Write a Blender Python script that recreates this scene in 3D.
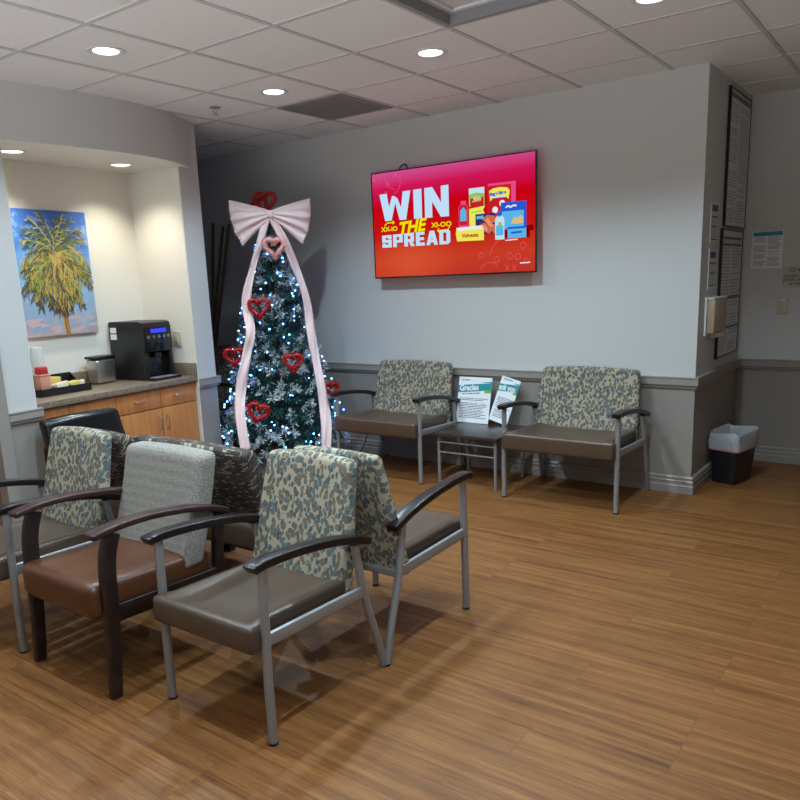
import bpy, bmesh, math, random
import numpy as np
from mathutils import Vector, Matrix
random.seed(7); rng = np.random.default_rng(7)
for o in list(bpy.data.objects): bpy.data.objects.remove(o, do_unlink=True)
SC = bpy.context.scene; COL = SC.collection
PI = math.pi
H = 2.731                                   # ceiling height

# ------------------------------------------------------------------ camera
cam_d = bpy.data.cameras.new('camera'); cam = bpy.data.objects.new('camera', cam_d); COL.objects.link(cam)
def cam_axes(p, y, r):
    f = Vector((-math.sin(y)*math.cos(p), math.cos(y)*math.cos(p), -math.sin(p)))
    rt = Vector((math.cos(y), math.sin(y), 0)); up = rt.cross(f)
    return rt*math.cos(r)+up*math.sin(r), up*math.cos(r)-rt*math.sin(r), f
rt, up, fw = cam_axes(.2125, .6365, -.039)
m = Matrix((rt, up, -fw)).transposed().to_4x4(); m.translation = (1.7951, -5.1553, 1.5134)
cam.matrix_world = m
cam_d.sensor_width = 36; cam_d.lens = 749.56/800*36
cam_d.shift_x = .0025; cam_d.shift_y = .0521
SC.camera = cam
# ------------------------------------------------------------------ world, exposure
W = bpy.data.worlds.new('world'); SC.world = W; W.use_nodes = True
# ceiling uplight added at the open near side: bright below the horizon, dimmer above
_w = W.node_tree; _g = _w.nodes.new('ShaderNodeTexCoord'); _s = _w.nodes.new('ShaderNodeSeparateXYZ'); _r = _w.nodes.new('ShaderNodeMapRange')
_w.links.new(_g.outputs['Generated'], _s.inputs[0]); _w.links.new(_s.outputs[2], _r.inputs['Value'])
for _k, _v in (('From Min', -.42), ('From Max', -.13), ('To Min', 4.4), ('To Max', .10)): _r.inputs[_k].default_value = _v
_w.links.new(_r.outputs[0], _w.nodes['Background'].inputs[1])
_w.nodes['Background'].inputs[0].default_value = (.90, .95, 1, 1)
SC.view_settings.view_transform = 'Standard'; SC.view_settings.look = 'None'
SC.view_settings.gamma = 1; SC.view_settings.use_curve_mapping = False
SC.view_settings.exposure = 0.27
DOWN_W = 64; DOWN_COL = (.66, .86, 1.0)
ALC_W = 27; ALC_COL = (1.0, .93, .76)

# ------------------------------------------------------------------ materials
def mat(name, col=(.5,.5,.5), rough=.5, metal=0, spec=.5, emit=None, es=0, coat=0):
    mt = bpy.data.materials.new(name); mt.use_nodes = True
    b = mt.node_tree.nodes['Principled BSDF']
    b.inputs['Base Color'].default_value = (*col, 1); b.inputs['Roughness'].default_value = rough
    b.inputs['Metallic'].default_value = metal; b.inputs['Specular IOR Level'].default_value = spec
    if coat: b.inputs['Coat Weight'].default_value = coat; b.inputs['Coat Roughness'].default_value = .2
    if emit: b.inputs['Emission Color'].default_value = (*emit, 1); b.inputs['Emission Strength'].default_value = es
    return mt
class NT:
    def __init__(s, mt): s.mt = mt; s.t = mt.node_tree; s.b = s.t.nodes['Principled BSDF']
    def n(s, typ, ins=None, **kw):
        nd = s.t.nodes.new(typ)
        for k, v in kw.items(): setattr(nd, k, v)
        for k, v in (ins or {}).items():
            if hasattr(v, 'is_linked') or isinstance(v, bpy.types.NodeSocket): s.t.links.new(v, nd.inputs[k])
            else: nd.inputs[k].default_value = v
        return nd
    def link(s, a, b): s.t.links.new(a, b)
    def obj(s, scale=(1,1,1), rot=(0,0,0), loc=(0,0,0)):
        tc = s.n('ShaderNodeTexCoord')
        return s.n('ShaderNodeMapping', {'Vector': tc.outputs['Object'], 'Scale': scale, 'Rotation': rot, 'Location': loc}).outputs[0]
    def math(s, op, a, b=0.0, c=None):
        d = {0: a, 1: b}
        if c is not None: d[2] = c
        return s.n('ShaderNodeMath', d, operation=op).outputs[0]
    def mix(s, f, a, b):
        nd = s.n('ShaderNodeMix', data_type='RGBA'); 
        for i, v in ((0, f), (6, a), (7, b)):
            if isinstance(v, bpy.types.NodeSocket): s.link(v, nd.inputs[i])
            else: nd.inputs[i].default_value = v if i == 0 else (*v[:3], 1)
        return nd.outputs[2]
    def ramp(s, f, stops, interp='LINEAR'):
        nd = s.n('ShaderNodeValToRGB', {0: f}); r = nd.color_ramp; r.interpolation = interp
        while len(r.elements) < len(stops): r.elements.new(.5)
        for e, (p, c) in zip(r.elements, stops): e.position = p; e.color = (*c, 1)
        return nd.outputs[0]
    def noise(s, vec, scale, detail=3, rough=.5):
        return s.n('ShaderNodeTexNoise', {'Vector': vec, 'Scale': scale, 'Detail': detail, 'Roughness': rough}).outputs[0]
    def bump(s, h, strength=.2, dist=.002):
        bp = s.n('ShaderNodeBump', {'Height': h, 'Strength': strength, 'Distance': dist}); s.link(bp.outputs[0], s.b.inputs['Normal'])
    def base(s, c): s.link(c, s.b.inputs['Base Color'])

PAINT = (.55, .55, .53); TAUPE = (.27, .24, .212)
def wall_mat(name, paint, taupe, z=.74):
    mt = mat(name, paint, .55); t = NT(mt); v = t.obj()
    sz = t.n('ShaderNodeSeparateXYZ', {0: v}).outputs[2]
    f = t.math('GREATER_THAN', sz, z)
    t.base(t.mix(f, taupe, paint)); t.bump(t.noise(v, 260, 2), .12, .001)
    return mt
M = {}
M['wall'] = wall_mat('wall paint', PAINT, TAUPE)
M['paint'] = mat('plain grey paint', PAINT, .55)
M['cream'] = mat('cream paint', (.74, .72, .66), .55)
M['trim'] = mat('taupe trim', (.29, .26, .232), .38)
M['ceil'] = mat('ceiling tile', (.8, .78, .76), .9); t = NT(M['ceil']); v = t.obj()
t.base(t.mix(t.noise(v, 110, 4, .7), (.68, .66, .645), (.88, .86, .845))); t.bump(t.noise(v, 180, 3, .7), .4, .003)
M['tbar'] = mat('ceiling grid', (.52, .50, .485), .5)
# wood plank floor
M['floor'] = mat('plank floor', rough=.42, spec=.34); t = NT(M['floor']); v = t.obj()
br = t.n('ShaderNodeTexBrick', {'Vector': v, 'Color1': (.25,.25,.25,1), 'Color2': (.75,.75,.75,1), 'Mortar': (0,0,0,1), 'Scale': 1.0, 'Mortar Size': .0011, 'Mortar Smooth': .1, 'Bias': 0, 'Brick Width': 1.22, 'Row Height': .18}, offset=.37, offset_frequency=3)
sx = t.n('ShaderNodeSeparateColor', {0: br.outputs[0]}).outputs[0]
off = t.n('ShaderNodeCombineXYZ', {0: t.math('MULTIPLY', sx, 17.0), 1: t.math('MULTIPLY', sx, 5.0), 2: t.math('MULTIPLY', sx, 9.0)}).outputs[0]
v2 = t.n('ShaderNodeVectorMath', {0: v, 1: off}, operation='ADD').outputs[0]
g1 = t.n('ShaderNodeMapping', {'Vector': v2, 'Scale': (1.1, 30, 1)}).outputs[0]
g2 = t.n('ShaderNodeMapping', {'Vector': v2, 'Scale': (2.6, 150, 1)}).outputs[0]
n1 = t.n('ShaderNodeTexNoise', {'Vector': g1, 'Scale': 1.0, 'Detail': 5, 'Roughness': .62, 'Distortion': .5}).outputs[0]
n2 = t.noise(g2, 1.0, 3, .6)
g3 = t.n('ShaderNodeMapping', {'Vector': v2, 'Scale': (14, 330, 1)}).outputs[0]
n3 = t.noise(g3, 1.0, 2, .6)
grain = t.math('ADD', t.math('ADD', t.math('MULTIPLY', n1, .5), t.math('MULTIPLY', n2, .27)), t.math('MULTIPLY', n3, .23))
c = t.ramp(grain, [(.34, (.050, .0170, .0046)), (.43, (.142, .053, .0135)), (.53, (.228, .093, .0245)), (.64, (.315, .143, .042))])
c = t.mix(t.math('MULTIPLY', sx, .28), c, (.212, .091, .028))
c = t.mix(t.math('MULTIPLY', br.outputs[1], .55), c, (.08, .045, .025)); t.base(c)
t.link(t.math('ADD', .37, t.math('MULTIPLY', n2, .2)), t.b.inputs['Roughness']); t.bump(grain, .12, .001)
def leaf_fabric(name, scale, cream=(.375, .335, .238), c1=(.07, .103, .112), c2=(.13, .095, .064)):
    mt = mat(name, rough=.85, spec=.2); t = NT(mt); v = t.obj((1, .55, 1))
    d = t.n('ShaderNodeTexNoise', {'Vector': v, 'Scale': scale*.6, 'Detail': 1}).outputs[1]
    vd = t.n('ShaderNodeMixRGB', {0: .012, 1: v, 2: d}, blend_type='ADD').outputs[0]
    def layer(loc, sq):
        mp = t.n('ShaderNodeMapping', {'Vector': vd, 'Location': loc, 'Scale': (1, 1, .72), 'Rotation': (0, .5, 0)}).outputs[0]
        vo = t.n('ShaderNodeTexVoronoi', {'Vector': mp, 'Scale': scale*sq})
        r = t.n('ShaderNodeSeparateColor', {0: vo.outputs[1]})
        return vo.outputs[0], r.outputs[0], r.outputs[1]
    col = cream
    # thin vines
    wv = t.n('ShaderNodeTexWave', {'Vector': vd, 'Scale': scale*.32, 'Distortion': 7, 'Detail': 2, 'Detail Scale': 1.2}).outputs[1]
    col = t.mix(t.math('MULTIPLY', t.math('LESS_THAN', wv, .035), .55), col, (.25, .24, .2))
    for loc, sq in (((0,0,0), 1.0), ((3.3,1.7,5.1), 1.15)):
        dist, r, g = layer(loc, sq)
        thr = t.math('ADD', .44, t.math('MULTIPLY', g, .15))
        f = t.math('LESS_THAN', dist, thr)
        f = t.math('MULTIPLY', f, t.math('LESS_THAN', g, .77))
        cc = t.mix(t.math('GREATER_THAN', r, .5), c1, c2)
        cc = t.mix(t.math('MULTIPLY', g, .35), cc, (.30, .30, .27))
        col = t.mix(f, col, cc)
    t.base(col); t.bump(t.noise(v, 700, 1), .25, .001)
    return mt
M['leaf'] = leaf_fabric('leaf print fabric', 50)
M['leaf_small'] = leaf_fabric('leaf print fabric bench', 47, cream=(.35, .305, .215), c1=(.07, .088, .09), c2=(.115, .083, .056))
M['leaf_shaded'] = leaf_fabric('shaded leaf print fabric', 40, cream=(.30, .25, .17), c1=(.07, .06, .05), c2=(.09, .07, .05))  # tan leaf print with the corner's shade darkened into its colours
# woven fabrics
M['weave'] = mat('grey woven fabric', rough=.9, spec=.15); t = NT(M['weave']); v = t.obj((1, .5, 1), (0, .6, 0))
ck = t.n('ShaderNodeTexVoronoi', {'Vector': v, 'Scale': 190.0, 'Randomness': .6}).outputs[0]
t.base(t.ramp(ck, [(.2, (.37, .345, .30)), (.6, (.21, .195, .17))])); t.bump(ck, .5, .003)
M['basket'] = mat('dark woven fabric', rough=.8, spec=.2); t = NT(M['basket']); tc = t.n('ShaderNodeTexCoord')
sp = t.n('ShaderNodeSeparateXYZ', {0: tc.outputs['Object']})
cb = t.n('ShaderNodeCombineXYZ', {0: t.math('ADD', sp.outputs[0], t.math('MULTIPLY', sp.outputs[1], .6)), 1: t.math('ADD', sp.outputs[2], t.math('MULTIPLY', sp.outputs[1], .9)), 2: 0.0}).outputs[0]
br = t.n('ShaderNodeTexBrick', {'Vector': cb, 'Color1': (.06,.048,.04,1), 'Color2': (.18,.145,.115,1), 'Mortar': (.03,.025,.022,1), 'Scale': 1.0, 'Mortar Size': .0022, 'Brick Width': .03, 'Row Height': .0105, 'Bias': -.1})
lum = t.n('ShaderNodeSeparateColor', {0: br.outputs[0]}).outputs[0]
nz = t.math('GREATER_THAN', lum, .140)
t.base(t.mix(nz, br.outputs[0], (.32, .27, .20))); t.bump(br.outputs[1], -.5, .003)
M['taupe_vinyl'] = mat('taupe vinyl', (.076, .051, .035), .32); t = NT(M['taupe_vinyl']); t.bump(t.noise(t.obj(), 300, 2), .12, .001)
M['bench_vinyl'] = mat('brown bench vinyl', (.08, .048, .030), .32); t = NT(M['bench_vinyl']); t.bump(t.noise(t.obj(), 300, 2), .12, .001)
M['brown_vinyl'] = mat('chestnut vinyl', (.092, .031, .012), .32); t = NT(M['brown_vinyl']); t.bump(t.noise(t.obj(), 300, 2), .12, .001)
M['black_vinyl'] = mat('black vinyl', (.006, .006, .008), .2)
M['silver'] = mat('silver frame', (.30, .305, .31), .38, .45)
M['esp'] = mat('espresso arm', (.012, .008, .008), .3, spec=.35)
M['espwood'] = mat('espresso wood', (.030, .016, .013), .38); t = NT(M['espwood'])
gv = t.noise(t.obj((60, 14, 14)), 1, 4); t.base(t.ramp(gv, [(.3, (.009, .005, .005)), (.7, (.024, .013, .011))]))
M['armwood'] = mat('mahogany arm', (.05, .02, .02), .34, spec=.35); t = NT(M['armwood'])
gv = t.noise(t.obj((60, 6, 60)), 1, 4); t.base(t.ramp(gv, [(.3, (.026, .011, .011)), (.7, (.055, .025, .023))]))
M['rubber'] = mat('black rubber', (.01, .01, .01), .6)
M['black'] = mat('black plastic', (.010, .010, .012), .35)
M['blackgloss'] = mat('gloss black plastic', (.008, .008, .010), .12)
M['chrome'] = mat('brushed nickel', (.62, .60, .55), .28, .9)
M['steel'] = mat('brushed steel', (.55, .53, .50), .3, .95); t = NT(M['steel']); t.bump(t.noise(t.obj((600, 600, 4)), 1, 2), .15, .001)
M['white'] = mat('white plastic', (.75, .75, .74), .4)
M['paper'] = mat('white paper', (.78, .80, .82), .6)
M['teal'] = mat('teal print', (.012, .26, .28), .5); M['lime'] = mat('green print', (.20, .42, .04), .5)
M['ink'] = mat('grey ink', (.10, .11, .12), .6); M['navy'] = mat('blue print', (.05, .09, .2), .6); M['slate'] = mat('slate print', (.10, .14, .16), .6)
M['signplate'] = mat('sign plate', (.48, .46, .40), .5); M['ivory'] = mat('ivory plate', (.55, .50, .36), .4)
M['cab'] = mat('maple cabinet laminate', rough=.38); t = NT(M['cab']); gv = t.noise(t.obj((16, 16, 1.6)), 1.3, 4, .6)
t.base(t.ramp(gv, [(.3, (.40, .148, .042)), (.7, (.55, .225, .072))]))
M['cabin'] = mat('cabinet gap', (.05, .025, .012), .7)
M['counter'] = mat('brown granite laminate', rough=.3); t = NT(M['counter']); gv = t.noise(t.obj(), 120, 5, .75)
t.base(t.ramp(gv, [(.35, (.06, .048, .038)), (.5, (.19, .145, .105)), (.65, (.36, .29, .21))]))
M['frame'] = mat('black frame', (.008, .008, .009), .3)
M['glassy'] = mat('poster sheet', (.62, .63, .64), .45)
M['cardboard'] = mat('tan box', (.46, .36, .25), .55)
M['bamboo'] = mat('bamboo', (.10, .055, .03), .5); M['woodtop'] = mat('dark table laminate', (.040, .027, .024), .28)
M['trunk'] = mat('trunk', (.02, .015, .01), .8); M['skirt'] = mat('grey tree skirt', (.10, .10, .11), .9)
M['pink'] = mat('blush ribbon satin', (.74, .57, .57), .5, spec=.3)
M['pinkh'] = mat('pink tinsel', (.75, .36, .33), .4); M['redh'] = mat('red tinsel', (.42, .008, .012), .32, .25)
M['gold'] = mat('gold thread', (.5, .36, .12), .4, .6)
M['foliage'] = mat('flocked fir', rough=.8, spec=.2); t = NT(M['foliage'])
at = t.n('ShaderNodeAttribute', attribute_name='flock'); t.base(t.ramp(at.outputs['Fac'], [(0, (.016, .065, .06)), (.45, (.045, .14, .12)), (.62, (.40, .46, .46)), (1, (.68, .74, .76))]))
M['bulb'] = mat('blue white led', (.6, .8, 1), .3, emit=(.06, .29, 1.0), es=24)
M['wire'] = mat('green wire', (.01, .03, .02), .5)
M['lens'] = mat('lit lens', (.9, .9, .9), .3, emit=(.80, .92, 1.0), es=6)
M['lensw'] = mat('warm lit lens', (.9, .9, .9), .3, emit=(1.0, .97, .80), es=2.2)
M['trimw'] = mat('white trim ring', (.62, .62, .62), .3)
M['ventm'] = mat('vent grey', (.24, .235, .235), .5); M['ventd'] = mat('vent dark', (.05, .05, .05), .8)
M['lensoff'] = mat('prismatic lens', (.55, .53, .51), .25)
M['liner'] = mat('bag film', (.62, .64, .66), .35); t = NT(M['liner']); t.b.inputs['Alpha'].default_value = .72; t.bump(t.noise(t.obj((1, 1, .4)), 28, 3, .6), 1.0, .03)
M['drawstring'] = mat('pink drawstring', (.55, .25, .25), .5)
M['red'] = mat('red packet', (.45, .03, .03), .5); M['salmon'] = mat('pink packet', (.62, .28, .20), .5); M['yellow'] = mat('yellow packet', (.65, .50, .12), .5); M['green'] = mat('green packet', (.06, .25, .14), .5); M['creamp'] = mat('cream packet', (.72, .66, .48), .5)
M['cup'] = mat('foam cup', (.80, .80, .77), .5); M['lid'] = mat('clear lid', (.66, .68, .68), .25)
M['bluelit'] = mat('blue display', (.02, .02, .1), .2, emit=(.02, .04, .9), es=1.0)
M['iconlit'] = mat('lit icon', (.1, .1, .1), .2, emit=(.25, .45, .75), es=.5); M['iconred'] = mat('lit red icon', (.1, .05, .05), .2, emit=(.7, .2, .12), es=.5)
M['doorwood'] = mat('door wood', (.22, .10, .04), .45)
def emis(name, col, s=1.0):
    mt = bpy.data.materials.new(name); mt.use_nodes = True; nt = mt.node_tree; nt.nodes.clear()
    e = nt.nodes.new('ShaderNodeEmission'); e.inputs[0].default_value = (*col, 1); e.inputs[1].default_value = s
    o = nt.nodes.new('ShaderNodeOutputMaterial'); nt.links.new(e.outputs[0], o.inputs[0]); mt.cycles.emission_sampling = 'NONE'
    return mt

def print_mat(name, paper, ink, axis, u0, u1, v0, v1, step, cols=1, seed=0.0, up=2):
    """page of ruled text: rows along v, words along u, inside the given margins (object space)"""
    mt = mat(name, paper, .5); t = NT(mt); x = t.n('ShaderNodeSeparateXYZ', {0: t.obj()}).outputs; u, v = x[axis], x[up]
    both = lambda a, b: t.math('MULTIPLY', a, b)
    f = both(both(t.math('GREATER_THAN', u, u0), t.math('LESS_THAN', u, u1)), both(t.math('GREATER_THAN', v, v0), t.math('LESS_THAN', v, v1)))
    row = t.math('FLOOR', t.math('DIVIDE', v, step)); fr = t.math('FRACT', t.math('DIVIDE', v, step))
    f = both(f, t.math('LESS_THAN', fr, .45))
    cw = (u1-u0)/cols; cu = t.math('FRACT', t.math('DIVIDE', t.math('SUBTRACT', u, u0), cw)); ci = t.math('FLOOR', t.math('DIVIDE', t.math('SUBTRACT', u, u0), cw))
    rnd = t.n('ShaderNodeTexWhiteNoise', {'Vector': t.n('ShaderNodeCombineXYZ', {0: row, 1: ci, 2: seed}).outputs[0]}, noise_dimensions='3D').outputs[0]
    f = both(f, t.math('LESS_THAN', cu, t.math('ADD', .70, both(rnd, .24)))) if cols > 1 else both(f, t.math('LESS_THAN', cu, t.math('ADD', .75, both(rnd, .25))))
    f = both(f, t.math('GREATER_THAN', rnd, .14))
    wv = t.n('ShaderNodeTexNoise', {'Vector': t.n('ShaderNodeCombineXYZ', {0: both(u, 110.0), 1: both(row, 3.7), 2: seed}).outputs[0], 'Scale': 1.0, 'Detail': 1}).outputs[0]
    f = both(f, t.math('GREATER_THAN', wv, .36))
    t.base(t.mix(f, paper, ink)); return mt
# ------------------------------------------------------------------ mesh helpers
def link(o, parent=None):
    COL.objects.link(o)
    if parent: o.parent = parent
    return o
def finish(name, bm, mt, parent=None, smooth=True, angle=35):
    me = bpy.data.meshes.new(name); bm.normal_update(); bm.to_mesh(me); bm.free()
    for x in (mt if isinstance(mt, (list, tuple)) else [mt]): me.materials.append(x)
    if smooth:
        me.polygons.foreach_set('use_smooth', [True]*len(me.polygons)); me.set_sharp_from_angle(angle=math.radians(angle))
    return link(bpy.data.objects.new(name, me), parent)
def thing(name, label, cat, loc=(0,0,0), rz=0, group=None):
    o = bpy.data.objects.new(name, None); o.empty_display_size = .1; COL.objects.link(o)
    o.location = loc; o.rotation_euler = (0, 0, rz); o['label'] = label; o['category'] = cat
    if group: o['group'] = group
    return o
def tag(o, label, cat, group=None):
    o['label'] = label; o['category'] = cat
    if group: o['group'] = group
    return o
def struct(o): o['kind'] = 'structure'; return o
def dup(root, loc, rz, label, group=None):
    r = root.copy(); COL.objects.link(r); r.location = loc; r.rotation_euler = (0, 0, rz); r['label'] = label
    if group: r['group'] = group
    for ch in list(root.children):
        c = ch.copy(); COL.objects.link(c); c.parent = r
        for g in list(ch.children):
            d = g.copy(); COL.objects.link(d); d.parent = c
    return r
def box(bm, lo, hi, bev=0, seg=2, mi=0, mtx=None):
    lo = Vector(lo); hi = Vector(hi); c = (lo+hi)/2; s = hi-lo
    r = bmesh.ops.create_cube(bm, size=1)
    vs = r['verts']; bmesh.ops.scale(bm, vec=s, verts=vs); bmesh.ops.translate(bm, vec=c, verts=vs)
    fs = {f for v in vs for f in v.link_faces}
    if mtx is not None: bmesh.ops.transform(bm, matrix=mtx, verts=vs)
    for f in fs: f.material_index = mi
    if bev:
        es = list({e for f in fs for e in f.edges})
        rr = bmesh.ops.bevel(bm, geom=es, offset=bev, segments=seg, affect='EDGES', profile=.5)
        for f in rr['faces']: f.material_index = mi
def boxo(name, lo, hi, mt, parent=None, bev=0, seg=2, smooth=True):
    bm = bmesh.new(); box(bm, lo, hi, bev, seg); return finish(name, bm, mt, parent, smooth)
def softbox(size, bev, seg, nx, ny, nz, fn):
    """rounded box cut into a grid, then bent by fn(x,y,z)->(x,y,z)"""
    bm = bmesh.new(); sx, sy, sz = size
    box(bm, (-sx/2, -sy/2, -sz/2), (sx/2, sy/2, sz/2), bev, seg)
    for ax, n, s in ((0, nx, sx), (1, ny, sy), (2, nz, sz)):
        for i in range(1, n):
            co = [0,0,0]; co[ax] = -s/2+s*i/n; no = [0,0,0]; no[ax] = 1
            bmesh.ops.bisect_plane(bm, geom=bm.verts[:]+bm.edges[:]+bm.faces[:], plane_co=co, plane_no=no)
    for v in bm.verts: v.co = Vector(fn(*v.co))
    return bm
def sweep(bm, pts, sec, side=None, scales=None, cap=True, mi=0, closed=False):
    """sweep a closed 2-D section along points; side = fixed sideways vector for section x"""
    pts = [Vector(p) for p in pts]; n = len(pts); rings = []
    for i, p in enumerate(pts):
        if closed: tg = pts[(i+1) % n]-pts[i-1]
        else: tg = pts[min(i+1, n-1)]-pts[max(i-1, 0)]
        tg.normalize()
        sd = Vector(side) if side is not None else (Vector((1,0,0)) if abs(tg.x) < .8 else Vector((0,1,0)))
        u = (sd-tg*sd.dot(tg)).normalized(); w = tg.cross(u)
        k = scales[i] if scales else 1
        rings.append([bm.verts.new(p+u*(a*k)+w*(b*k)) for a, b in sec])
    m_ = len(sec)
    for i in range(n if closed else n-1):
        A = rings[i]; B = rings[(i+1) % n]
        for j in range(m_):
            f = bm.faces.new((A[j], A[(j+1) % m_], B[(j+1) % m_], B[j])); f.material_index = mi
    if cap and not closed:
        f = bm.faces.new(rings[0][::-1]); f.material_index = mi; f = bm.faces.new(rings[-1]); f.material_index = mi
def circ(r, n=12, ry=None): return [(r*math.cos(2*PI*i/n), (ry or r)*math.sin(2*PI*i/n)) for i in range(n)]
def rrect(w, h, r, n=3):
    out = []
    for cx, cy, a in ((w/2-r, h/2-r, 0), (-w/2+r, h/2-r, 90), (-w/2+r, -h/2+r, 180), (w/2-r, -h/2+r, 270)):
        for i in range(n+1):
            t_ = math.radians(a+90*i/n); out.append((cx+r*math.cos(t_), cy+r*math.sin(t_)))
    return out
def smoothpath(pts, k=6):
    pts = [Vector(p) for p in pts]; out = []
    for i in range(len(pts)-1):
        p0 = pts[max(i-1, 0)]; p1 = pts[i]; p2 = pts[i+1]; p3 = pts[min(i+2, len(pts)-1)]
        for j in range(k):
            t_ = j/k; out.append(.5*((2*p1)+(p2-p0)*t_+(2*p0-5*p1+4*p2-p3)*t_**2+(3*p1-p0-3*p2+p3)*t_**3))
    out.append(pts[-1]); return out
def tubeo(name, pts, r, mt, parent=None, n=12, **kw):
    bm = bmesh.new(); sweep(bm, pts, circ(r, n), **kw); return finish(name, bm, mt, parent)
def lathe(bm, prof, n=24, mi=0):
    rings = [[bm.verts.new((r*math.cos(2*PI*i/n), r*math.sin(2*PI*i/n), z)) for i in range(n)] for r, z in prof]
    for a, b_ in zip(rings, rings[1:]):
        for i in range(n): bm.faces.new((a[i], a[(i+1) % n], b_[(i+1) % n], b_[i])).material_index = mi
    return rings
def trim_run(name, pts, prof, mt, parent=None):
    """profile [(out, z)] extruded along a plan polyline; out = to the right of travel"""
    bm = bmesh.new(); P2 = [Vector((x, y)) for x, y in pts]; rings = []
    def nrm(a, b_): d = (b_-a).normalized(); return Vector((d.y, -d.x))
    for i, p in enumerate(P2):
        if i == 0: nn = nrm(P2[0], P2[1])
        elif i == len(P2)-1: nn = nrm(P2[-2], P2[-1])
        else:
            a = nrm(P2[i-1], p); b_ = nrm(p, P2[i+1]); nn = (a+b_); nn = nn/(nn.dot(a))
        rings.append([bm.verts.new((p.x+nn.x*o_, p.y+nn.y*o_, z)) for o_, z in prof])
    k = len(prof)
    for A, B in zip(rings, rings[1:]):
        for j in range(k): bm.faces.new((A[j], B[j], B[(j+1) % k], A[(j+1) % k]))
    bm.faces.new(rings[0]); bm.faces.new(rings[-1][::-1])
    bmesh.ops.recalc_face_normals(bm, faces=bm.faces[:])
    return finish(name, bm, mt, parent, angle=25)
def text_mesh(name, s, size, mtx, mt, parent=None, bold=0, shear=0, align='LEFT', ext=.0004, sx=1.0):
    cu = bpy.data.curves.new(name, 'FONT'); cu.body = s; cu.size = size; cu.offset = bold; cu.shear = shear; cu.align_x = align; cu.extrude = ext; cu.resolution_u = 3
    tmp = bpy.data.objects.new('tmp', cu); COL.objects.link(tmp); dg = bpy.context.evaluated_depsgraph_get(); dg.update()
    me = bpy.data.meshes.new_from_object(tmp.evaluated_get(dg)); bpy.data.objects.remove(tmp, do_unlink=True); bpy.data.curves.remove(cu)
    me.name = name; me.transform(mtx @ Matrix.Diagonal((sx, 1, 1, 1))); me.materials.clear(); me.materials.append(mt)
    return link(bpy.data.objects.new(name, me), parent)
def frame_mtx(o_, x, y):                      # local plane with origin o_, x and y axes
    x = Vector(x).normalized(); y = Vector(y).normalized(); z = x.cross(y)
    mm = Matrix((x, y, z)).transposed().to_4x4(); mm.translation = o_; return mm

# alcove frame: origin on the left wall, a = out into the room, s = along the wall
AT = math.radians(6); AO = Vector((-2.9, -2.0, 0))
AX = Vector((math.cos(AT), math.sin(AT), 0)); AY = Vector((-math.sin(AT), math.cos(AT), 0))
def al(a, s, z=0): return AO+AX*a+AY*s+Vector((0, 0, z))
def place(o): o.location = AO; o.rotation_euler = (0, 0, AT); return o

# ------------------------------------------------------------------ room shell
XL, XR, YN, YF = -4.4, 2.7, -5.9, 1.2
struct(boxo('floor', (-5, YN, -.06), (XR, 1.3, 0), M['floor'], smooth=False))
GX = [-2.8128+.61*j for j in range(-4, 10)]; GY = [-.4511-.61*k for k in range(-3, 10)]
TROF = (-.373, .237, -2.891, -1.671)
bm = bmesh.new(); zt = H+.006
for i in range(len(GX)-1):
    for j in range(len(GY)-1):
        x0, x1, y1, y0 = GX[i], GX[i+1], GY[j], GY[j+1]
        cx, cy = (x0+x1)/2, (y0+y1)/2
        if TROF[0] < cx < TROF[1] and TROF[2] < cy < TROF[3]: continue
        box(bm, (x0, y0, zt), (x1, y1, zt+.02))
struct(finish('ceiling', bm, M['ceil'], smooth=False))
bm = bmesh.new()
for x in GX: box(bm, (x-.012, GY[-1], H), (x+.012, GY[0], zt+.001))
for y in GY:
    for x0, x1 in zip(GX, GX[1:]): box(bm, (x0+.012, y-.012, H), (x1-.012, y+.012, zt+.001))
struct(finish('trim_1', bm, M['tbar'], smooth=False))
struct(boxo('wall_back', (XL, 0, 0), (.46, YF+.1, H+.03), M['wall'], smooth=False))
struct(boxo('wall_far', (.46, YF, 0), (XR, YF+.1, H+.03), M['wall'], smooth=False))
struct(boxo('wall_right', (XR, YN, 0), (XR+.1, YF+.1, H+.03), M['wall'], smooth=False))
struct(boxo('wall_recess', (XL-.1, -1.3, 0), (XL, .1, H+.03), M['wall'], smooth=False))
PR0, PR1, PL0, PL1 = .700, .896, -.925, -.72
struct(place(boxo('wall_pilaster', (-.62, PR0, 0), (-.02, PR1, H+.02), M['wall'], smooth=False)))
struct(place(boxo('wall_column', (-.62, PL0, 0), (-.02, PL1, H+.02), M['wall'], smooth=False)))
struct(place(boxo('wall_return', (-1.6, PR1-.1, 0), (-.62, PR1, H+.02), M['wall'], smooth=False)))
# alcove lining
struct(place(boxo('wall_alcove', (-.62, PL1, 0), (-.57, PR0, 2.43), M['cream'], smooth=False)))
struct(place(boxo('wall_alcove_right', (-.57, PR0-.006, 0), (-.025, PR0+.001, 2.43), M['cream'], smooth=False)))
struct(place(boxo('wall_alcove_left', (-.57, PL1-.001, 0), (-.025, PL1+.006, 2.43), M['cream'], smooth=False)))
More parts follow.
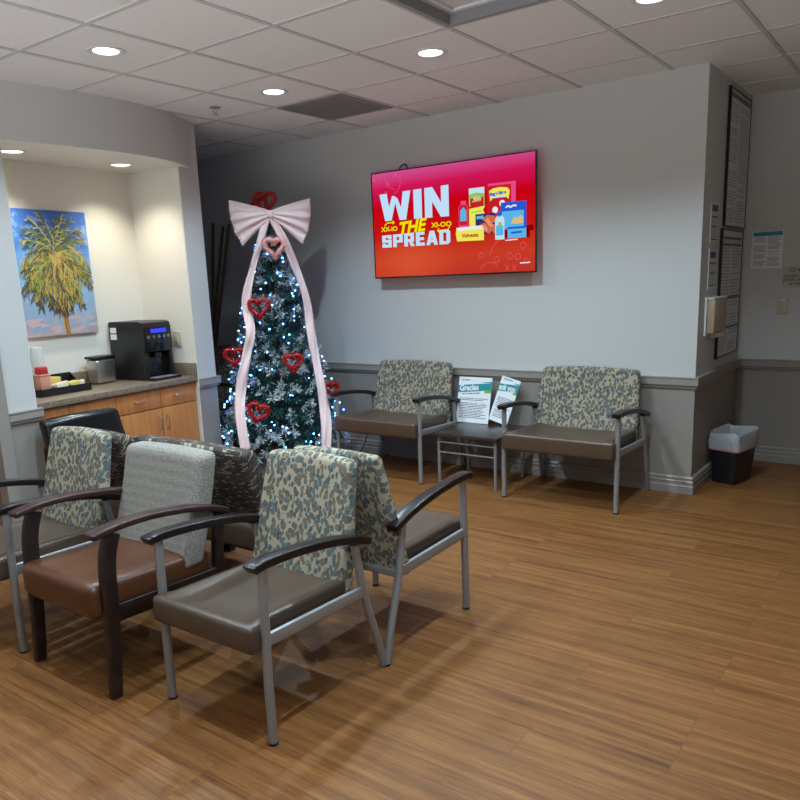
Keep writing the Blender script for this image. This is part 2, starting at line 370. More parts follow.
# curved header over the alcove
hc = smoothpath([(-.02, -1.0, 0), (.035, -.70, 0), (.085, -.50, 0), (.135, -.25, 0), (.165, 0, 0), (.165, .25, 0), (.125, .50, 0), (.055, .70, 0), (.02, .785, 0)], 6)
bm = bmesh.new(); Z0 = 2.405
def ring(z): return [bm.verts.new((p.x, p.y, z)) for p in hc]+[bm.verts.new((-.62, .785, z)), bm.verts.new((-.62, -1.0, z))]
r0, r1 = ring(Z0), ring(H+.02)
for i in range(len(r0)): bm.faces.new((r0[i], r0[(i+1) % len(r0)], r1[(i+1) % len(r0)], r1[i]))
f = bm.faces.new(r0[::-1]); f.material_index = 1; bm.faces.new(r1)
bmesh.ops.recalc_face_normals(bm, faces=bm.faces[:])
struct(place(finish('wall_header', bm, [M['paint'], M['cream']], angle=30)))
# left wall with a door beyond the left pilaster
struct(place(boxo('wall_left', (-.14, -3.9, 0), (-.02, -2.02, H+.02), M['wall'], smooth=False)))
struct(place(boxo('wall_over_door', (-.14, -2.02, 2.12), (-.02, PL0, H+.02), M['wall'], smooth=False)))
dr = struct(place(boxo('door_1', (-.12, -1.94, .01), (-.08, -1.005, 2.06), M['doorwood'], smooth=False)))
bm = bmesh.new(); box(bm, (-.14, -1.005, 0), (.0, PL0, 2.12)); box(bm, (-.14, -2.02, 0), (.0, -1.94, 2.12)); box(bm, (-.14, -1.94, 2.06), (.0, -1.005, 2.12))
struct(place(finish('trim_2', bm, M['trim'], smooth=False)))
# chair rails and baseboards
RAIL = [(0, .728), (.012, .728), (.016, .738), (.016, .742), (.024, .748), (.026, .752), (.026, .792), (.030, .796), (.030, .805), (0, .805)]
BASE = [(0, 0), (.022, 0), (.022, .052), (.017, .058), (.017, .078), (.021, .083), (.014, .092), (.014, .105), (.018, .109), (.010, .118), (0, .122)]
wl = [(al(-.45, PR1).x, 0), (.46, 0), (.46, YF), (XR, YF)]; wl[0] = (XL, 0)
struct(trim_run('trim_3', wl, RAIL, M['trim'])); struct(trim_run('baseboard_back', wl, BASE, M['trim']))
def alp(a, s): p = al(a, s); return (p.x, p.y)
pr = [alp(-.02, PR0+.002), alp(-.02, PR1), alp(-.4, PR1)]
struct(trim_run('trim_4', pr, RAIL, M['trim'])); struct(trim_run('baseboard_pilaster', pr, BASE, M['trim']))
plp = [alp(-.02, PL0), alp(-.02, PL1), alp(-.05, PL1)]
struct(trim_run('trim_5', plp, RAIL, M['trim'])); struct(trim_run('baseboard_column', plp, BASE, M['trim']))

# ------------------------------------------------------------------ ceiling fittings
def spot(name, loc, power, col, parent, size=128, blend=.55, rad=.035):
    l = bpy.data.lights.new(name, 'SPOT'); l.energy = power; l.color = col; l.spot_size = math.radians(size); l.spot_blend = blend; l.shadow_soft_size = rad
    o = link(bpy.data.objects.new(name, l), parent); o.location = loc; return o
def lens_bm(r, z):
    b_ = bmesh.new(); lathe(b_, [(.0005, z-.004), (r*.6, z-.003), (r, z)], 28); return b_
def ring_bm(r0_, r1_, z):
    b_ = bmesh.new(); lathe(b_, [(r1_, z), (r1_, z-.004), (r0_+.012, z-.007), (r0_, z-.004), (r0_-.004, z)], 32); return b_
def downlight(loc, label, lens, power, col, size, group, r=.094):
    t_ = thing('downlight', label, 'ceiling light', loc, 0, group)
    finish('trim_ring', ring_bm(.068, r, 0), M['trimw'], t_); finish('lens', lens_bm(.066, -.001), lens, t_)
    spot('lamp', (0, 0, -.02), power, col, t_, size, .55 if r > .09 else .85); return t_
dl = [(-1.898, -2.586, 'white round downlight above the drinks alcove, nearest the left edge'), (-1.898, -1.366, 'white round downlight beside the square ceiling vent'),
      (-.678, -1.366, 'white round downlight on the tile off the troffer corner, above the television'), (-.678, -2.586, 'white round downlight cut by the top edge, left of the troffer'),
      (.542, -1.366, 'white round downlight at the top edge, right of the troffer')]
for x, y, lb in dl: downlight((x, y, zt), lb, M['lens'], DOWN_W, DOWN_COL, 136, 'recessed ceiling downlights')
for x, y in ((-1.898, -3.806), (-.678, -3.806), (.542, -3.806), (.542, -2.586), (1.762, -5.026)):
    downlight((x, y, zt), 'white round downlight in the ceiling above and behind the viewpoint, out of the photo', M['lens'], DOWN_W, DOWN_COL, 136, 'downlights out of view')
for s, a, lb in ((-.47, -.28, 'small warm downlight in the alcove soffit near the left edge, above the palm painting'), (.35, -.24, 'small warm downlight in the alcove soffit above the black drinks dispenser')):
    t_ = downlight(al(a, s, 2.405), lb, M['lensw'], ALC_W, ALC_COL, 120, 'alcove downlights', .085)
# unlit troffer
tr = thing('troffer', 'unlit recessed fluorescent troffer with grey frame in the ceiling', 'ceiling light', ((TROF[0]+TROF[1])/2, (TROF[2]+TROF[3])/2, H))
hx, hy = .293, .598
bm = bmesh.new()
for lo, hi in (((-hx, -hy, -.004), (-hx+.03, hy, .1)), ((hx-.03, -hy, -.004), (hx, hy, .1)), ((-hx+.03, -hy, -.004), (hx-.03, -hy+.03, .1)), ((-hx+.03, hy-.03, -.004), (hx-.03, hy, .1))): box(bm, lo, hi)
finish('housing', bm, M['ventm'], tr, smooth=False)
boxo('diffuser', (-hx+.03, -hy+.03, .045), (hx-.03, hy-.03, .052), M['lensoff'], tr, smooth=False)
bm = bmesh.new()
for lo, hi in (((-.225, -.53, .035), (-.205, .53, .047)), ((.205, -.53, .035), (.225, .53, .047)), ((-.205, -.53, .035), (.205, -.51, .047)), ((-.205, .51, .035), (.205, .53, .047))): box(bm, lo, hi)
finish('inner_frame', bm, M['trimw'], tr, smooth=False)
# return vent
vt = thing('ceiling_vent', 'dark grey square return-air grille in the ceiling', 'vent', (-1.898, -.756, zt))
boxo('backing', (-.29, -.29, -.004), (.29, .29, -.001), M['ventd'], vt)
bm = bmesh.new()
for lo, hi in (((-.293, -.293, -.012), (-.265, .293, -.001)), ((.265, -.293, -.012), (.293, .293, -.001)), ((-.265, -.293, -.012), (.265, -.265, -.001)), ((-.265, .265, -.012), (.265, .293, -.001))): box(bm, lo, hi)
finish('frame', bm, M['ventm'], vt)
bm = bmesh.new()
for i in range(34):
    x = -.258+i*.0156; box(bm, (x-.004, -.265, -.010), (x+.004, .265, -.004))
for i in range(34):
    y = -.258+i*.0156; box(bm, (-.265, y-.002, -.009), (.265, y+.002, -.005))
finish('grille', bm, M['ventm'], vt, smooth=False)
# sprinkler
sp_ = thing('sprinkler', 'small sprinkler head hanging from the ceiling tile above the pilaster', 'sprinkler', (-2.487, -1.352, zt))
bm = bmesh.new(); lathe(bm, [(.0005, -.001), (.04, -.001), (.04, -.005), (.015, -.012), (.0005, -.013)], 20); finish('escutcheon', bm, M['ventm'], sp_)
bm = bmesh.new(); sweep(bm, [(-.012, 0, -.01), (-.016, 0, -.03), (0, 0, -.045), (.016, 0, -.03), (.012, 0, -.01)], circ(.004, 8), side=(0, 1, 0)); lathe(bm, [(.0005, -.045), (.018, -.046), (.018, -.05), (.0005, -.05)], 16); finish('deflector', bm, M['chrome'], sp_)
# access point
ap = thing('wireless_access_point', 'white rounded ceiling device with a tiny blue light at the top edge', 'access point', (-1.165, -3.09, zt), .0)
finish('housing', softbox((.20, .20, .04), .018, 4, 1, 1, 1, lambda x, y, z: (x, y, z-.02)), M['white'], ap)
boxo('indicator_light', (.045, .02, -.0415), (.055, .03, -.0395), M['bluelit'], ap)

# ------------------------------------------------------------------ silver framed chairs
def silver_chair(name, label, cat, Wd, fabric, vinyl, seat_top, seat_bot, back_top, group=None, topin=.040, nx=10):
    hw = Wd/2; t_ = thing(name, label, cat, group=group)
    def leg(nm, pts, r=.0165):
        o = tubeo(nm, pts, r, M['silver'], t_, 14); p = Vector(pts[0])
        b_ = bmesh.new(); sweep(b_, [p+Vector((0, 0, -.0005)), p+Vector((0, 0, .008))], circ(r+.001, 14)); finish('glide', b_, M['rubber'], o)
    for s in (-1, 1):
        x = s*hw
        leg('front_leg', [(x, -.31, .001), (x, -.31, .2), (x, -.305, .45), (x, -.30, .628)])
        leg('rear_leg', smoothpath([(x, .31, .001), (x, .278, .12), (x, .238, .24), (x, .205, .35), (x, .185, .45), (x, .165, .56)], 5))
        b_ = bmesh.new(); sweep(b_, [(x, -.302, seat_bot+.04), (x, .203, seat_bot+.025)], rrect(.018, .046, .005), side=(1, 0, 0)); finish('side_rail', b_, M['silver'], t_)
        b_ = bmesh.new()
        ap_ = smoothpath([(x, -.350, .634), (x, -.335, .640), (x, -.28, .643), (x, -.15, .636), (x, 0, .617), (x, .12, .592), (x, .205, .566), (x, .238, .555)], 4)
        sc = [1.0]*len(ap_); sc[0] = .86; sc[-1] = .9
        sweep(b_, ap_, rrect(.056, .030, .006), side=(1, 0, 0), scales=sc); finish('armrest', b_, M['esp'], t_)
    b_ = bmesh.new(); sweep(b_, [(-hw, .19, seat_bot+.01), (hw, .19, seat_bot+.01)], rrect(.02, .03, .005), side=(0, 1, 0)); finish('cross_bar', b_, M['silver'], t_)
    sw = 2*hw-.012; sh = seat_top-seat_bot; sd = .510
    def sf(x, y, z):
        u = abs(x)/(sw/2); top = max(0, z/(sh/2)); d = 0
        d -= .014*top*max(0, 1-(u/.80)**8)*(1 if y > -.17 else max(0, (y+.235)/.065))
        if y > -.2075: x *= 1-.07*min(1, (y+.2075)/.02)
        z2 = z+d-.014*(y+sd/2)/sd*1.0
        return x, y-.110, z2+(seat_top+seat_bot)/2
    finish('seat', softbox((sw, sd, sh), .022, 4, 14, 12, 2, sf), vinyl, t_, angle=60)
    bw = 2*hw-.014; bh = back_top-.325; th = .062
    def bf(x, y, z):
        v = max(0.0, (z+bh/2)/bh); k = 1+((bw-2*topin)/bw-1)*v**1.3
        return x*k-.014, y+.150+.125*v+.012*(x/(bw/2))**2*-1, z+.325+bh/2-.012*(x/(bw/2))**2*v
    finish('backrest', softbox((bw, th, bh), .024, 4, 12, 1, 10, bf), fabric, t_, angle=60)
    return t_
gA = 'leaf print armchairs'
A = silver_chair('armchair', 'leaf-print armchair with silver legs and taupe seat, nearest the camera', 'armchair', .533, M['leaf'], M['taupe_vinyl'], .436, .335, .862, gA)
A.location = (-.185, -3.30, 0)
dup(A, (-.178, -2.672, 0), PI, 'leaf-print armchair facing the back wall, back to back with the nearest chair', gA)
dup(A, (-1.592, -3.425, 0), .03, 'leaf-print armchair at the left edge, beyond the chestnut seat', gA)
gB = 'wide leaf print benches along the back wall'
B2 = silver_chair('bench_chair', 'wide leaf-print bench chair right of the side table', 'bench chair', .80, M['leaf_small'], M['bench_vinyl'], .470, .350, .862, gB, .040)
B2.location = (-.219, -.352, 0)
dup(B2, (-1.724, -.352, 0), 0, 'wide leaf-print bench chair between the tree and the side table', gB)
K = silver_chair('armchair', 'dim tan leaf-print chair in the corner behind the tree and pilaster', 'armchair', .533, M['leaf_shaded'], M['bench_vinyl'], .436, .335, .955)
K.location = (-3.84, -.47, 0)

# ------------------------------------------------------------------ wooden framed chairs
def wood_chair(name, label, cat, Wd, fabric, vinyl, wood, arm, seat_top, back_top, th=.095, group=None, arms=True):
    hw = Wd/2; t_ = thing(name, label, cat, group=group)
    for s in (-1, 1):
        x = s*hw
        lp = [(x, -.31, .0), (x, -.300, .15), (x, -.298, .33)] if not arms else None
        p = smoothpath(lp or [(x, -.308, .0), (x, -.296, .15), (x, -.286, .33), (x, -.282, .47), (x, -.272, .56), (x, -.245, .64)], 5)
        b_ = bmesh.new(); n = len(p); sweep(b_, p, rrect(.040, .058, .008), side=(1, 0, 0), scales=[.76+.24*min(1, i/(n*.5)) for i in range(n)]); finish('front_leg', b_, wood, t_)
        p = smoothpath([(x, .31, .0), (x, .27, .15), (x, .235, .32)]+([(x, .24, .46), (x, .265, .59)] if arms else []), 5)
        b_ = bmesh.new(); sweep(b_, p, rrect(.036, .046, .008), side=(1, 0, 0)); finish('rear_leg', b_, wood, t_)
        b_ = bmesh.new(); sweep(b_, [(x, -.29, .33), (x, .235, .315)], rrect(.028, .07, .006), side=(1, 0, 0)); finish('side_rail', b_, wood, t_)
        if not arms: continue
        p = smoothpath([(x, -.335, .646), (x, -.31, .652), (x, -.22, .663), (x, -.08, .662), (x, .08, .643), (x, .2, .618), (x, .29, .586)], 5)
        b_ = bmesh.new(); sc = [1]*len(p); sc[0] = .8; sc[1] = .93; sweep(b_, p, rrect(.066, .024, .006), side=(1, 0, 0), scales=sc); finish('armrest', b_, arm, t_)
    sw = 2*hw-.034; sb = seat_top-.135; sd = .56
    def sf(x, y, z):
        u = abs(x)/(sw/2); topf = max(0, z/.0675)
        return x, y-.065-.012*(1-u**4)*(y < -.2), z+(seat_top+sb)/2+.010*topf*(1-u*u)-.022*(y+sd/2)/sd
    finish('seat', softbox((sw, sd, .135), .034, 5, 8, 6, 2, sf), vinyl, t_, angle=60)
    bw = 2*hw-.008; bh = back_top-.375
    def bf(x, y, z):
        v = (z+bh/2)/bh; return x*(1-.03*v), y+.115+.135*v+.01*math.sin(PI*v), z+.375+bh/2-.008*(x/(bw/2))**2*v
    finish('backrest', softbox((bw, th, bh), .030, 4, 10, 2, 10, bf), fabric, t_, angle=60)
    return t_
C_ = wood_chair('wooden_armchair', 'dark wood armchair with chestnut seat and grey woven back', 'armchair', .543, M['weave'], M['brown_vinyl'], M['espwood'], M['armwood'], .452, .845, .105)
C_.location = (-.912, -3.42, 0)
gD = 'dark woven wide chairs'
D_ = wood_chair('wide_armchair', 'wide dark woven chair back to back with the grey woven chair', 'armchair', .86, M['basket'], M['taupe_vinyl'], M['espwood'], M['armwood'], .45, .806, .1, gD, arms=False)
D_.location = (-1.065, -2.70, 0); D_.rotation_euler = (0, 0, PI)
D2 = wood_chair('wide_armchair', 'dark woven chair directly behind the leftmost leaf-print armchair', 'armchair', .56, M['basket'], M['taupe_vinyl'], M['espwood'], M['armwood'], .45, .80, .1, gD, arms=False)
D2.location = (-1.815, -2.72, 0); D2.rotation_euler = (0, 0, PI)
E_ = wood_chair('armchair', 'black vinyl armchair in front of the drinks cabinets', 'armchair', .56, M['black_vinyl'], M['black_vinyl'], M['black'], M['black'],   .42, .745, .09, arms=False)
E_.location = (-2.51, -2.49, 0); E_.rotation_euler = (0, 0, PI/2)

# ------------------------------------------------------------------ side table with two sheets
tb = thing('side_table', 'small dark-topped side table with silver legs between the two benches', 'table', (-.988, -.33, 0))
boxo('table_top', (-.275, -.265, .368), (.275, .255, .392), M['woodtop'], tb, .004)
for x in (-.243, .237):
    for y in (-.215, .205): tubeo('leg', [(x, y, 0), (x, y, .368)], .0125, M['silver'], tb)
for y in (-.215, .205):
    for z in (.315, .238): tubeo('stretcher', [(-.243, y, z), (.237, y, z)], .007, M['silver'], tb, 10)
def notice(label, words, sub, mtx, seed, w=.295, h=.358, tx=.014):
    o = thing('notice_sheet', label, 'notice'); o.matrix_world = mtx
    boxo('board', (0, 0, 0), (w, h, .003), print_mat('printed notice', (.78, .80, .82), (.16, .17, .18), 0, .02, w-.02, .03, .20, .0125, 1, seed, up=1), o)
    bm = bmesh.new()
    vs = [bm.verts.new(p) for p in ((0, .232, .0034), (w, .262, .0034), (w, .318, .0034), (0, .290, .0034))]; bm.faces.new(vs)
    vs = [bm.verts.new(p) for p in ((w*.72, .318, .0034), (w, .318, .0034), (w, .328, .0034), (w*.72, .322, .0034))]; bm.faces.new(vs)
    finish('teal_band', bm, M['teal'], o)
    bm = bmesh.new(); vs = [bm.verts.new(p) for p in ((w*.80, .236, .0036), (w, .240, .0036), (w, .262, .0036), (w*.80, .254, .0036))]; bm.faces.new(vs); finish('green_tab', bm, M['lime'], o)
    R_ = Matrix.Rotation(math.radians(5.5), 4, 'Z')
    text_mesh('headline', words, .064, Matrix.Translation((tx, .246, .0042)) @ R_, M['paper'], o, .0022, sx=.88 if w > .2 else .70)
    if sub: text_mesh('subline', sub, .0155, Matrix.Translation((.04, .218, .0036)) @ R_, M['ink'], o, .0006)
    bm = bmesh.new(); sweep(bm, [(.032+.009*math.cos(a*PI/8), .335+.007*math.sin(a*PI/8), .0035) for a in range(16)], circ(.002, 6), side=(0, 0, 1), closed=True); box(bm, (.046, .331, .003), (.10, .338, .0035)); finish('logo', bm, M['slate'], o)
    return o
th_ = math.radians(13)
upv = Vector((0, math.sin(th_), math.cos(th_)))
notice('white notice headed Gracias, leaning on the side table', 'Gracias', 'por ser nuestro paciente', frame_mtx((-1.325, -.150, .393), (1, 0, 0), upv), 1)
nz_ = Vector((1, 0, 0)).cross(upv); q = Matrix.Rotation(-.245, 3, nz_)
notice('narrow thank-you notice leaning to the right on the side table', 'ank you', '', frame_mtx((-1.03, -.140, .433), q @ Vector((1, 0, 0)), q @ upv), 9, .165, .352, .004)

# ------------------------------------------------------------------ television
tv = thing('television', 'wall-mounted flat television showing a red WIN THE SPREAD advert', 'television', (-2.108, -.085, 1.528))
TW, TH = 1.462, .832
boxo('back_shell', (.04, .0, .04), (TW-.04, .03, TH-.04), M['black'], tv, .003)
bm = bmesh.new()
for lo, hi in (((0, -.019, 0), (.009, 0, TH)), ((TW-.009, -.019, 0), (TW, 0, TH)), ((.009, -.019, 0), (TW-.009, 0, .012)), ((.009, -.019, TH-.008), (TW-.009, 0, TH))): box(bm, lo, hi)
finish('bezel', bm, M['blackgloss'], tv, smooth=False)
boxo('wall_mount', (.5, .03, .25), (.95, .083, .6), M['black'], tv)
bm = bmesh.new(); sweep(bm, smoothpath([(.27, .01, TH-.05), (.27, .01, TH+.012), (.30, .01, TH+.035), (.335, .01, TH+.03), (.35, .01, TH-.05)], 5), circ(.006, 8), side=(0, 1, 0)); finish('cable', bm, M['black'], tv)
# screen picture
ms = bpy.data.materials.new('screen glow'); ms.use_nodes = True; nt = ms.node_tree; nt.nodes.clear()
class _N(NT):
    def __init__(s, mt): s.mt = mt; s.t = mt.node_tree
t = _N(ms); xyz = t.n('ShaderNodeSeparateXYZ', {0: t.obj()}).outputs
zz = t.math('DIVIDE', xyz[2], TH); xx = t.math('DIVIDE', xyz[0], TW)
zz2 = t.math('ADD', zz, t.math('MULTIPLY', xx, -.04))
cr = t.ramp(zz2, [(0, (.50, .035, .02)), (.16, (.56, .045, .018)), (.38, (.53, .008, .006)), (.66, (.56, .0, .006)), (.84, (.60, .008, .09)), (.97, (.60, .07, .26))])
gl = t.math('SMOOTH_MIN', 1.0, t.math('DIVIDE', t.n('ShaderNodeVectorMath', {0: t.n('ShaderNodeCombineXYZ', {0: xx, 1: zz}).outputs[0], 1: (.25, .14, 0)}, operation='DISTANCE').outputs['Value'], .32), .2)
cr = t.mix(gl, (.66, .085, .03), cr)
e = t.n('ShaderNodeEmission', {0: cr, 1: .84}); t.link(e.outputs[0], t.n('ShaderNodeOutputMaterial').inputs[0])
scr = boxo('screen', (.009, -.016, .012), (TW-.009, .0, TH-.008), ms, tv, smooth=False)
EM = {k: emis('screen '+k, c_, .84) for k, c_ in dict(ice=(.50, .72, .92), yellow=(.85, .80, .0), pinkline=(.80, .12, .16), blue=(.02, .10, .62), sky=(.10, .45, .78), pale=(.55, .72, .80), red=(.55, .012, .02), magenta=(.75, .07, .25), lemon=(.82, .78, .10), green=(.25, .55, .12), navy=(.035, .03, .12), meat=(.62, .14, .07), meat2=(.75, .28, .16), white=(.80, .80, .82), dark=(.22, .0, .0), wheat=(.70, .48, .22), ink=(.10, .03, .12)).items()}
LAY = [0]
def sxy(u, v, k): return (u*TW, -.0165-.0004*k, (1-v)*TH)
def polys(name, plist, m_, k, parent=scr):
    bm = bmesh.new()
    for p in plist: bm.faces.new([bm.verts.new(sxy(u, v, k)) for u, v in p][::-1])
    bmesh.ops.recalc_face_normals(bm, faces=bm.faces[:])
    for f in bm.faces:
        if f.normal.y > 0: f.normal_flip()
    return finish(name, bm, EM[m_], parent, smooth=False)
GL = {'W': (1.25, [[(0,1),(.3,1),(.46,0),(.2,0)], [(.2,0),(.46,0),(.68,.78),(.52,.9)], [(.57,.9),(.73,.78),(.80,0),(1.05,0)][:2]+[(1.05,0),(.79,0)], [(.79,0),(1.05,0),(1.25,1),(.95,1)]]),
 'I': (.32, [[(0,0),(.32,0),(.32,1),(0,1)]]),
 'N': (.9, [[(0,0),(.28,0),(.28,1),(0,1)], [(.62,0),(.9,0),(.9,1),(.62,1)], [(.0,1),(.3,1),(.9,0),(.6,0)]]),
 'S': (.75, [[(0,0),(.75,0),(.75,.24),(0,.24)], [(.47,.24),(.75,.24),(.75,.62),(.47,.62)], [(0,.40),(.47,.40),(.47,.62),(0,.62)], [(0,.62),(.28,.62),(.28,1),(0,1)], [(.28,.78),(.75,.78),(.75,1),(.28,1)], [(.47,.66),(.75,.66),(.75,.78),(.47,.78)], [(0,.24),(.28,.24),(.28,.34),(0,.34)]]),
 'P': (.75, [[(0,0),(.28,0),(.28,1),(0,1)], [(.28,.79),(.75,.79),(.75,1),(.28,1)], [(.47,.34),(.75,.34),(.75,.79),(.47,.79)], [(.28,.34),(.47,.34),(.47,.54),(.28,.54)]]),
 'E': (.65, [[(0,0),(.28,0),(.28,1),(0,1)], [(.28,.78),(.65,.78),(.65,1),(.28,1)], [(.28,.4),(.6,.4),(.6,.6),(.28,.6)], [(.28,0),(.65,0),(.65,.22),(.28,.22)]]),
 'A': (.85, [[(0,0),(.27,0),(.55,1),(.27,1)], [(.58,0),(.85,0),(.6,1),(.3,1)], [(.2,.18),(.65,.18),(.6,.38),(.25,.38)]]),
 'D': (.78, [[(0,0),(.28,0),(.28,1),(0,1)], [(.28,.79),(.62,.79),(.62,1),(.28,1)], [(.28,0),(.62,0),(.62,.21),(.28,.21)], [(.5,.1),(.78,.16),(.78,.84),(.5,.9)], [(.62,0),(.78,.16),(.62,.21)], [(.62,1),(.62,.79),(.78,.84)]])}
GL['R'] = (.78, GL['P'][1]+[[(.36,.36),(.6,.36),(.8,0),(.5,0)]])
def word(name, s, u0, u1, v0, v1, v0r, v1r, m_, k):
    tot = sum(GL[ch][0] for ch in s)+.11*(len(s)-1); x = 0; pl = []
    for ch in s:
        w, ps = GL[ch]
        for p in ps:
            q_ = []
            for a, b_ in p:
                f_ = (x+a)/tot; top = v0+(v0r-v0)*f_; bot = v1+(v1r-v1)*f_
                q_.append((u0+(u1-u0)*f_, bot+(top-bot)*b_))
            pl.append(q_)
        x += w+.11
    return polys(name, pl, m_, k)
word('lettering', 'WIN', .053, .503, .205, .455, .19, .465, 'ice', 2)
word('lettering', 'SPREAD', .060, .508, .590, .705, .578, .712, 'ice', 2)
SM = lambda u, v, k: frame_mtx(sxy(u, v, k), (1, 0, 0), (0, 0, 1))
text_mesh('lettering', 'THE', .128, SM(.172, .592, 6) @ Matrix.Rotation(math.radians(4), 4, 'Z'), EM['yellow'], scr, .0042, .3, sx=1.1)
text_mesh('lettering', 'XX-IO', .05, SM(.058, .553, 4), EM['yellow'], scr, .0012, sx=1.15)
text_mesh('lettering', 'XI-OO', .05, SM(.392, .552, 4), EM['yellow'], scr, .0012, sx=1.25)
def line(pl, pts, w):
    for (a, b_), (c_, d_) in zip(pts, pts[1:]):
        dx, dy = (c_-a)*TW, (d_-b_)*TH; L = math.hypot(dx, dy) or 1; nx_, ny_ = -dy/L*w/TW, dx/L*w/TH
        pl.append([(a+nx_, b_+ny_), (c_+nx_, d_+ny_), (c_-nx_, d_-ny_), (a-nx_, b_-ny_)])
def circle(cu, cv, r, n=14, a0=0, a1=2*PI): return [(cu+r*math.cos(a0+(a1-a0)*i/n)/TW, cv+r*math.sin(a0+(a1-a0)*i/n)/TH) for i in range(n+1)]
pl = []
line(pl, [(.08, .50), (.10, .475), (.145, .475)], .004); line(pl, [(.137, .458), (.148, .475), (.137, .490)], .004)
line(pl, [(.505, .555), (.495, .582), (.43, .585)], .004); line(pl, [(.44, .565), (.428, .585), (.44, .600)], .004)
polys('arrows', pl, 'yellow', 4)
pl = []
for u, v in ((.02, .06), (.055, .045), (.115, .115), (.17, .045), (.10, .20)):
    line(pl, [(u-.012, v-.02), (u+.012, v+.02)], .0016); line(pl, [(u+.012, v-.02), (u-.012, v+.02)], .0016)
line(pl, circle(.16, .06, .09, 10, PI*.5, PI*1.1), .0016); line(pl, circle(.13, .10, .10, 10, -.4, 1.2), .0016)
for u, v, r in ((.78, .875, .022), (.855, .85, .022), (.90, .86, .022), (.93, .765, .022), (.69, .83, .02), (.945, .90, .02)): line(pl, circle(u, v, r), .0016)
line(pl, circle(.84, .86, .14, 14, PI*1.05, PI*1.7), .0016); line(pl, circle(.74, .99, .08, 10, PI*1.1, PI*1.8), .0016)
for u, v in ((.84, .95), (.88, .95)): line(pl, [(u-.012, v-.025), (u+.012, v+.025)], .0016); line(pl, [(u+.012, v-.025), (u-.012, v+.025)], .0016)
polys('play_diagram', pl, 'pinkline', 1)
rect = lambda u0, v0, u1, v1: [(u0, v0), (u1, v0), (u1, v1), (u0, v1)]
def disc(u, v, r, n=14): return circle(u, v, r, n)[:-1]
polys('table_shadow', [rect(.70, .60, .985, .645), rect(.80, .645, .965, .70)], 'dark', 1)
# picture of a carton of frozen snacks
polys('carton_picture', [rect(.735, .225, .89, .52)], 'magenta', 2); polys('carton_picture', [rect(.73, .245, .865, .52)], 'red', 3)
polys('banner_picture', [[(.742, .285), (.765, .268), (.80, .262), (.845, .272), (.858, .30), (.85, .37), (.835, .345), (.80, .338), (.765, .345), (.748, .375)]], 'lemon', 4)
text_mesh('lettering', 'Bagel Bites', .030, SM(.746, .328, 6) @ Matrix.Rotation(.05, 4, 'Z'), EM['blue'], scr, .0016, sx=1.03)
polys('strapline_picture', [rect(.757, .333, .838, .350)], 'pale', 5)
polys('snack_picture', [disc(.775, .45, .024), disc(.815, .40, .024)], 'white', 4)
# bag
polys('bag_picture', [rect(.625, .245, .715, .40)], 'pale', 3); polys('bag_picture', [[(.625, .30), (.665, .285), (.715, .30), (.715, .42), (.625, .40)]], 'green', 4)
polys('bag_picture', [[(.632, .335), (.71, .325), (.712, .44), (.632, .42)]], 'red', 5); polys('bag_picture', [[(.625, .42), (.718, .405), (.706, .44), (.716, .47), (.69, .48), (.69, .58), (.625, .58)]], 'lemon', 6)
polys('snack_picture', [disc(.664, .335, .02), disc(.685, .34, .018)], 'wheat', 7)
pl = []; line(pl, [(.64, .455), (.70, .445)], .004); line(pl, [(.645, .36), (.695, .355)], .005); polys('mark_picture', pl, 'green', 8)
# ketchup style bottle
polys('bottle_picture', [[(.562, .40), (.575, .375), (.605, .375), (.617, .40), (.617, .56), (.605, .585), (.575, .585), (.562, .56)], rect(.575, .345, .607, .38)], 'magenta', 3)
polys('bottle_picture', [[(.566, .40), (.578, .38), (.602, .38), (.613, .40), (.613, .555), (.566, .555)]], 'red', 4); polys('bottle_label_picture', [[(.572, .43), (.590, .40), (.608, .43), (.608, .52), (.572, .52)]], 'sky', 5)
# yellow carton in front
polys('carton_picture', [[(.548, .575), (.70, .57), (.71, .60), (.71, .70), (.55, .695), (.543, .63)]], 'lemon', 9); polys('carton_picture', [[(.548, .575), (.70, .57), (.71, .60), (.56, .605)]], 'white', 10)
text_mesh('lettering', 'Velveeta', .042, SM(.578, .665, 12), EM['red'], scr, .0012, .2)
# sausages
polys('carton_picture', [rect(.662, .472, .775, .65)], 'navy', 7)
polys('sausage_picture', [[(.70, .52), (.73, .485), (.775, .50), (.778, .55), (.74, .57)], [(.69, .56), (.72, .55), (.76, .62), (.74, .65), (.71, .62)], [(.745, .57), (.78, .57), (.78, .63), (.765, .65)]], 'meat', 8)
polys('sausage_picture', [[(.715, .53), (.735, .51), (.765, .58), (.75, .60)], [(.70, .58), (.715, .565), (.735, .61), (.725, .63)]], 'meat2', 9)
polys('mark_picture', [rect(.668, .488, .71, .515)], 'sky', 8)
# blue carton
polys('carton_picture', [rect(.808, .395, .948, .625)], 'blue', 8); polys('carton_picture', [rect(.808, .47, .935, .62)], 'sky', 9)
polys('snack_picture', [[(.87, .55), (.885, .52), (.90, .535), (.915, .51), (.93, .53), (.93, .58), (.865, .58)]], 'wheat', 10)
pl = []; line(pl, [(.835, .440), (.85, .425), (.862, .44), (.878, .425), (.895, .432)], .006); polys('mark_picture', pl, 'white', 10)
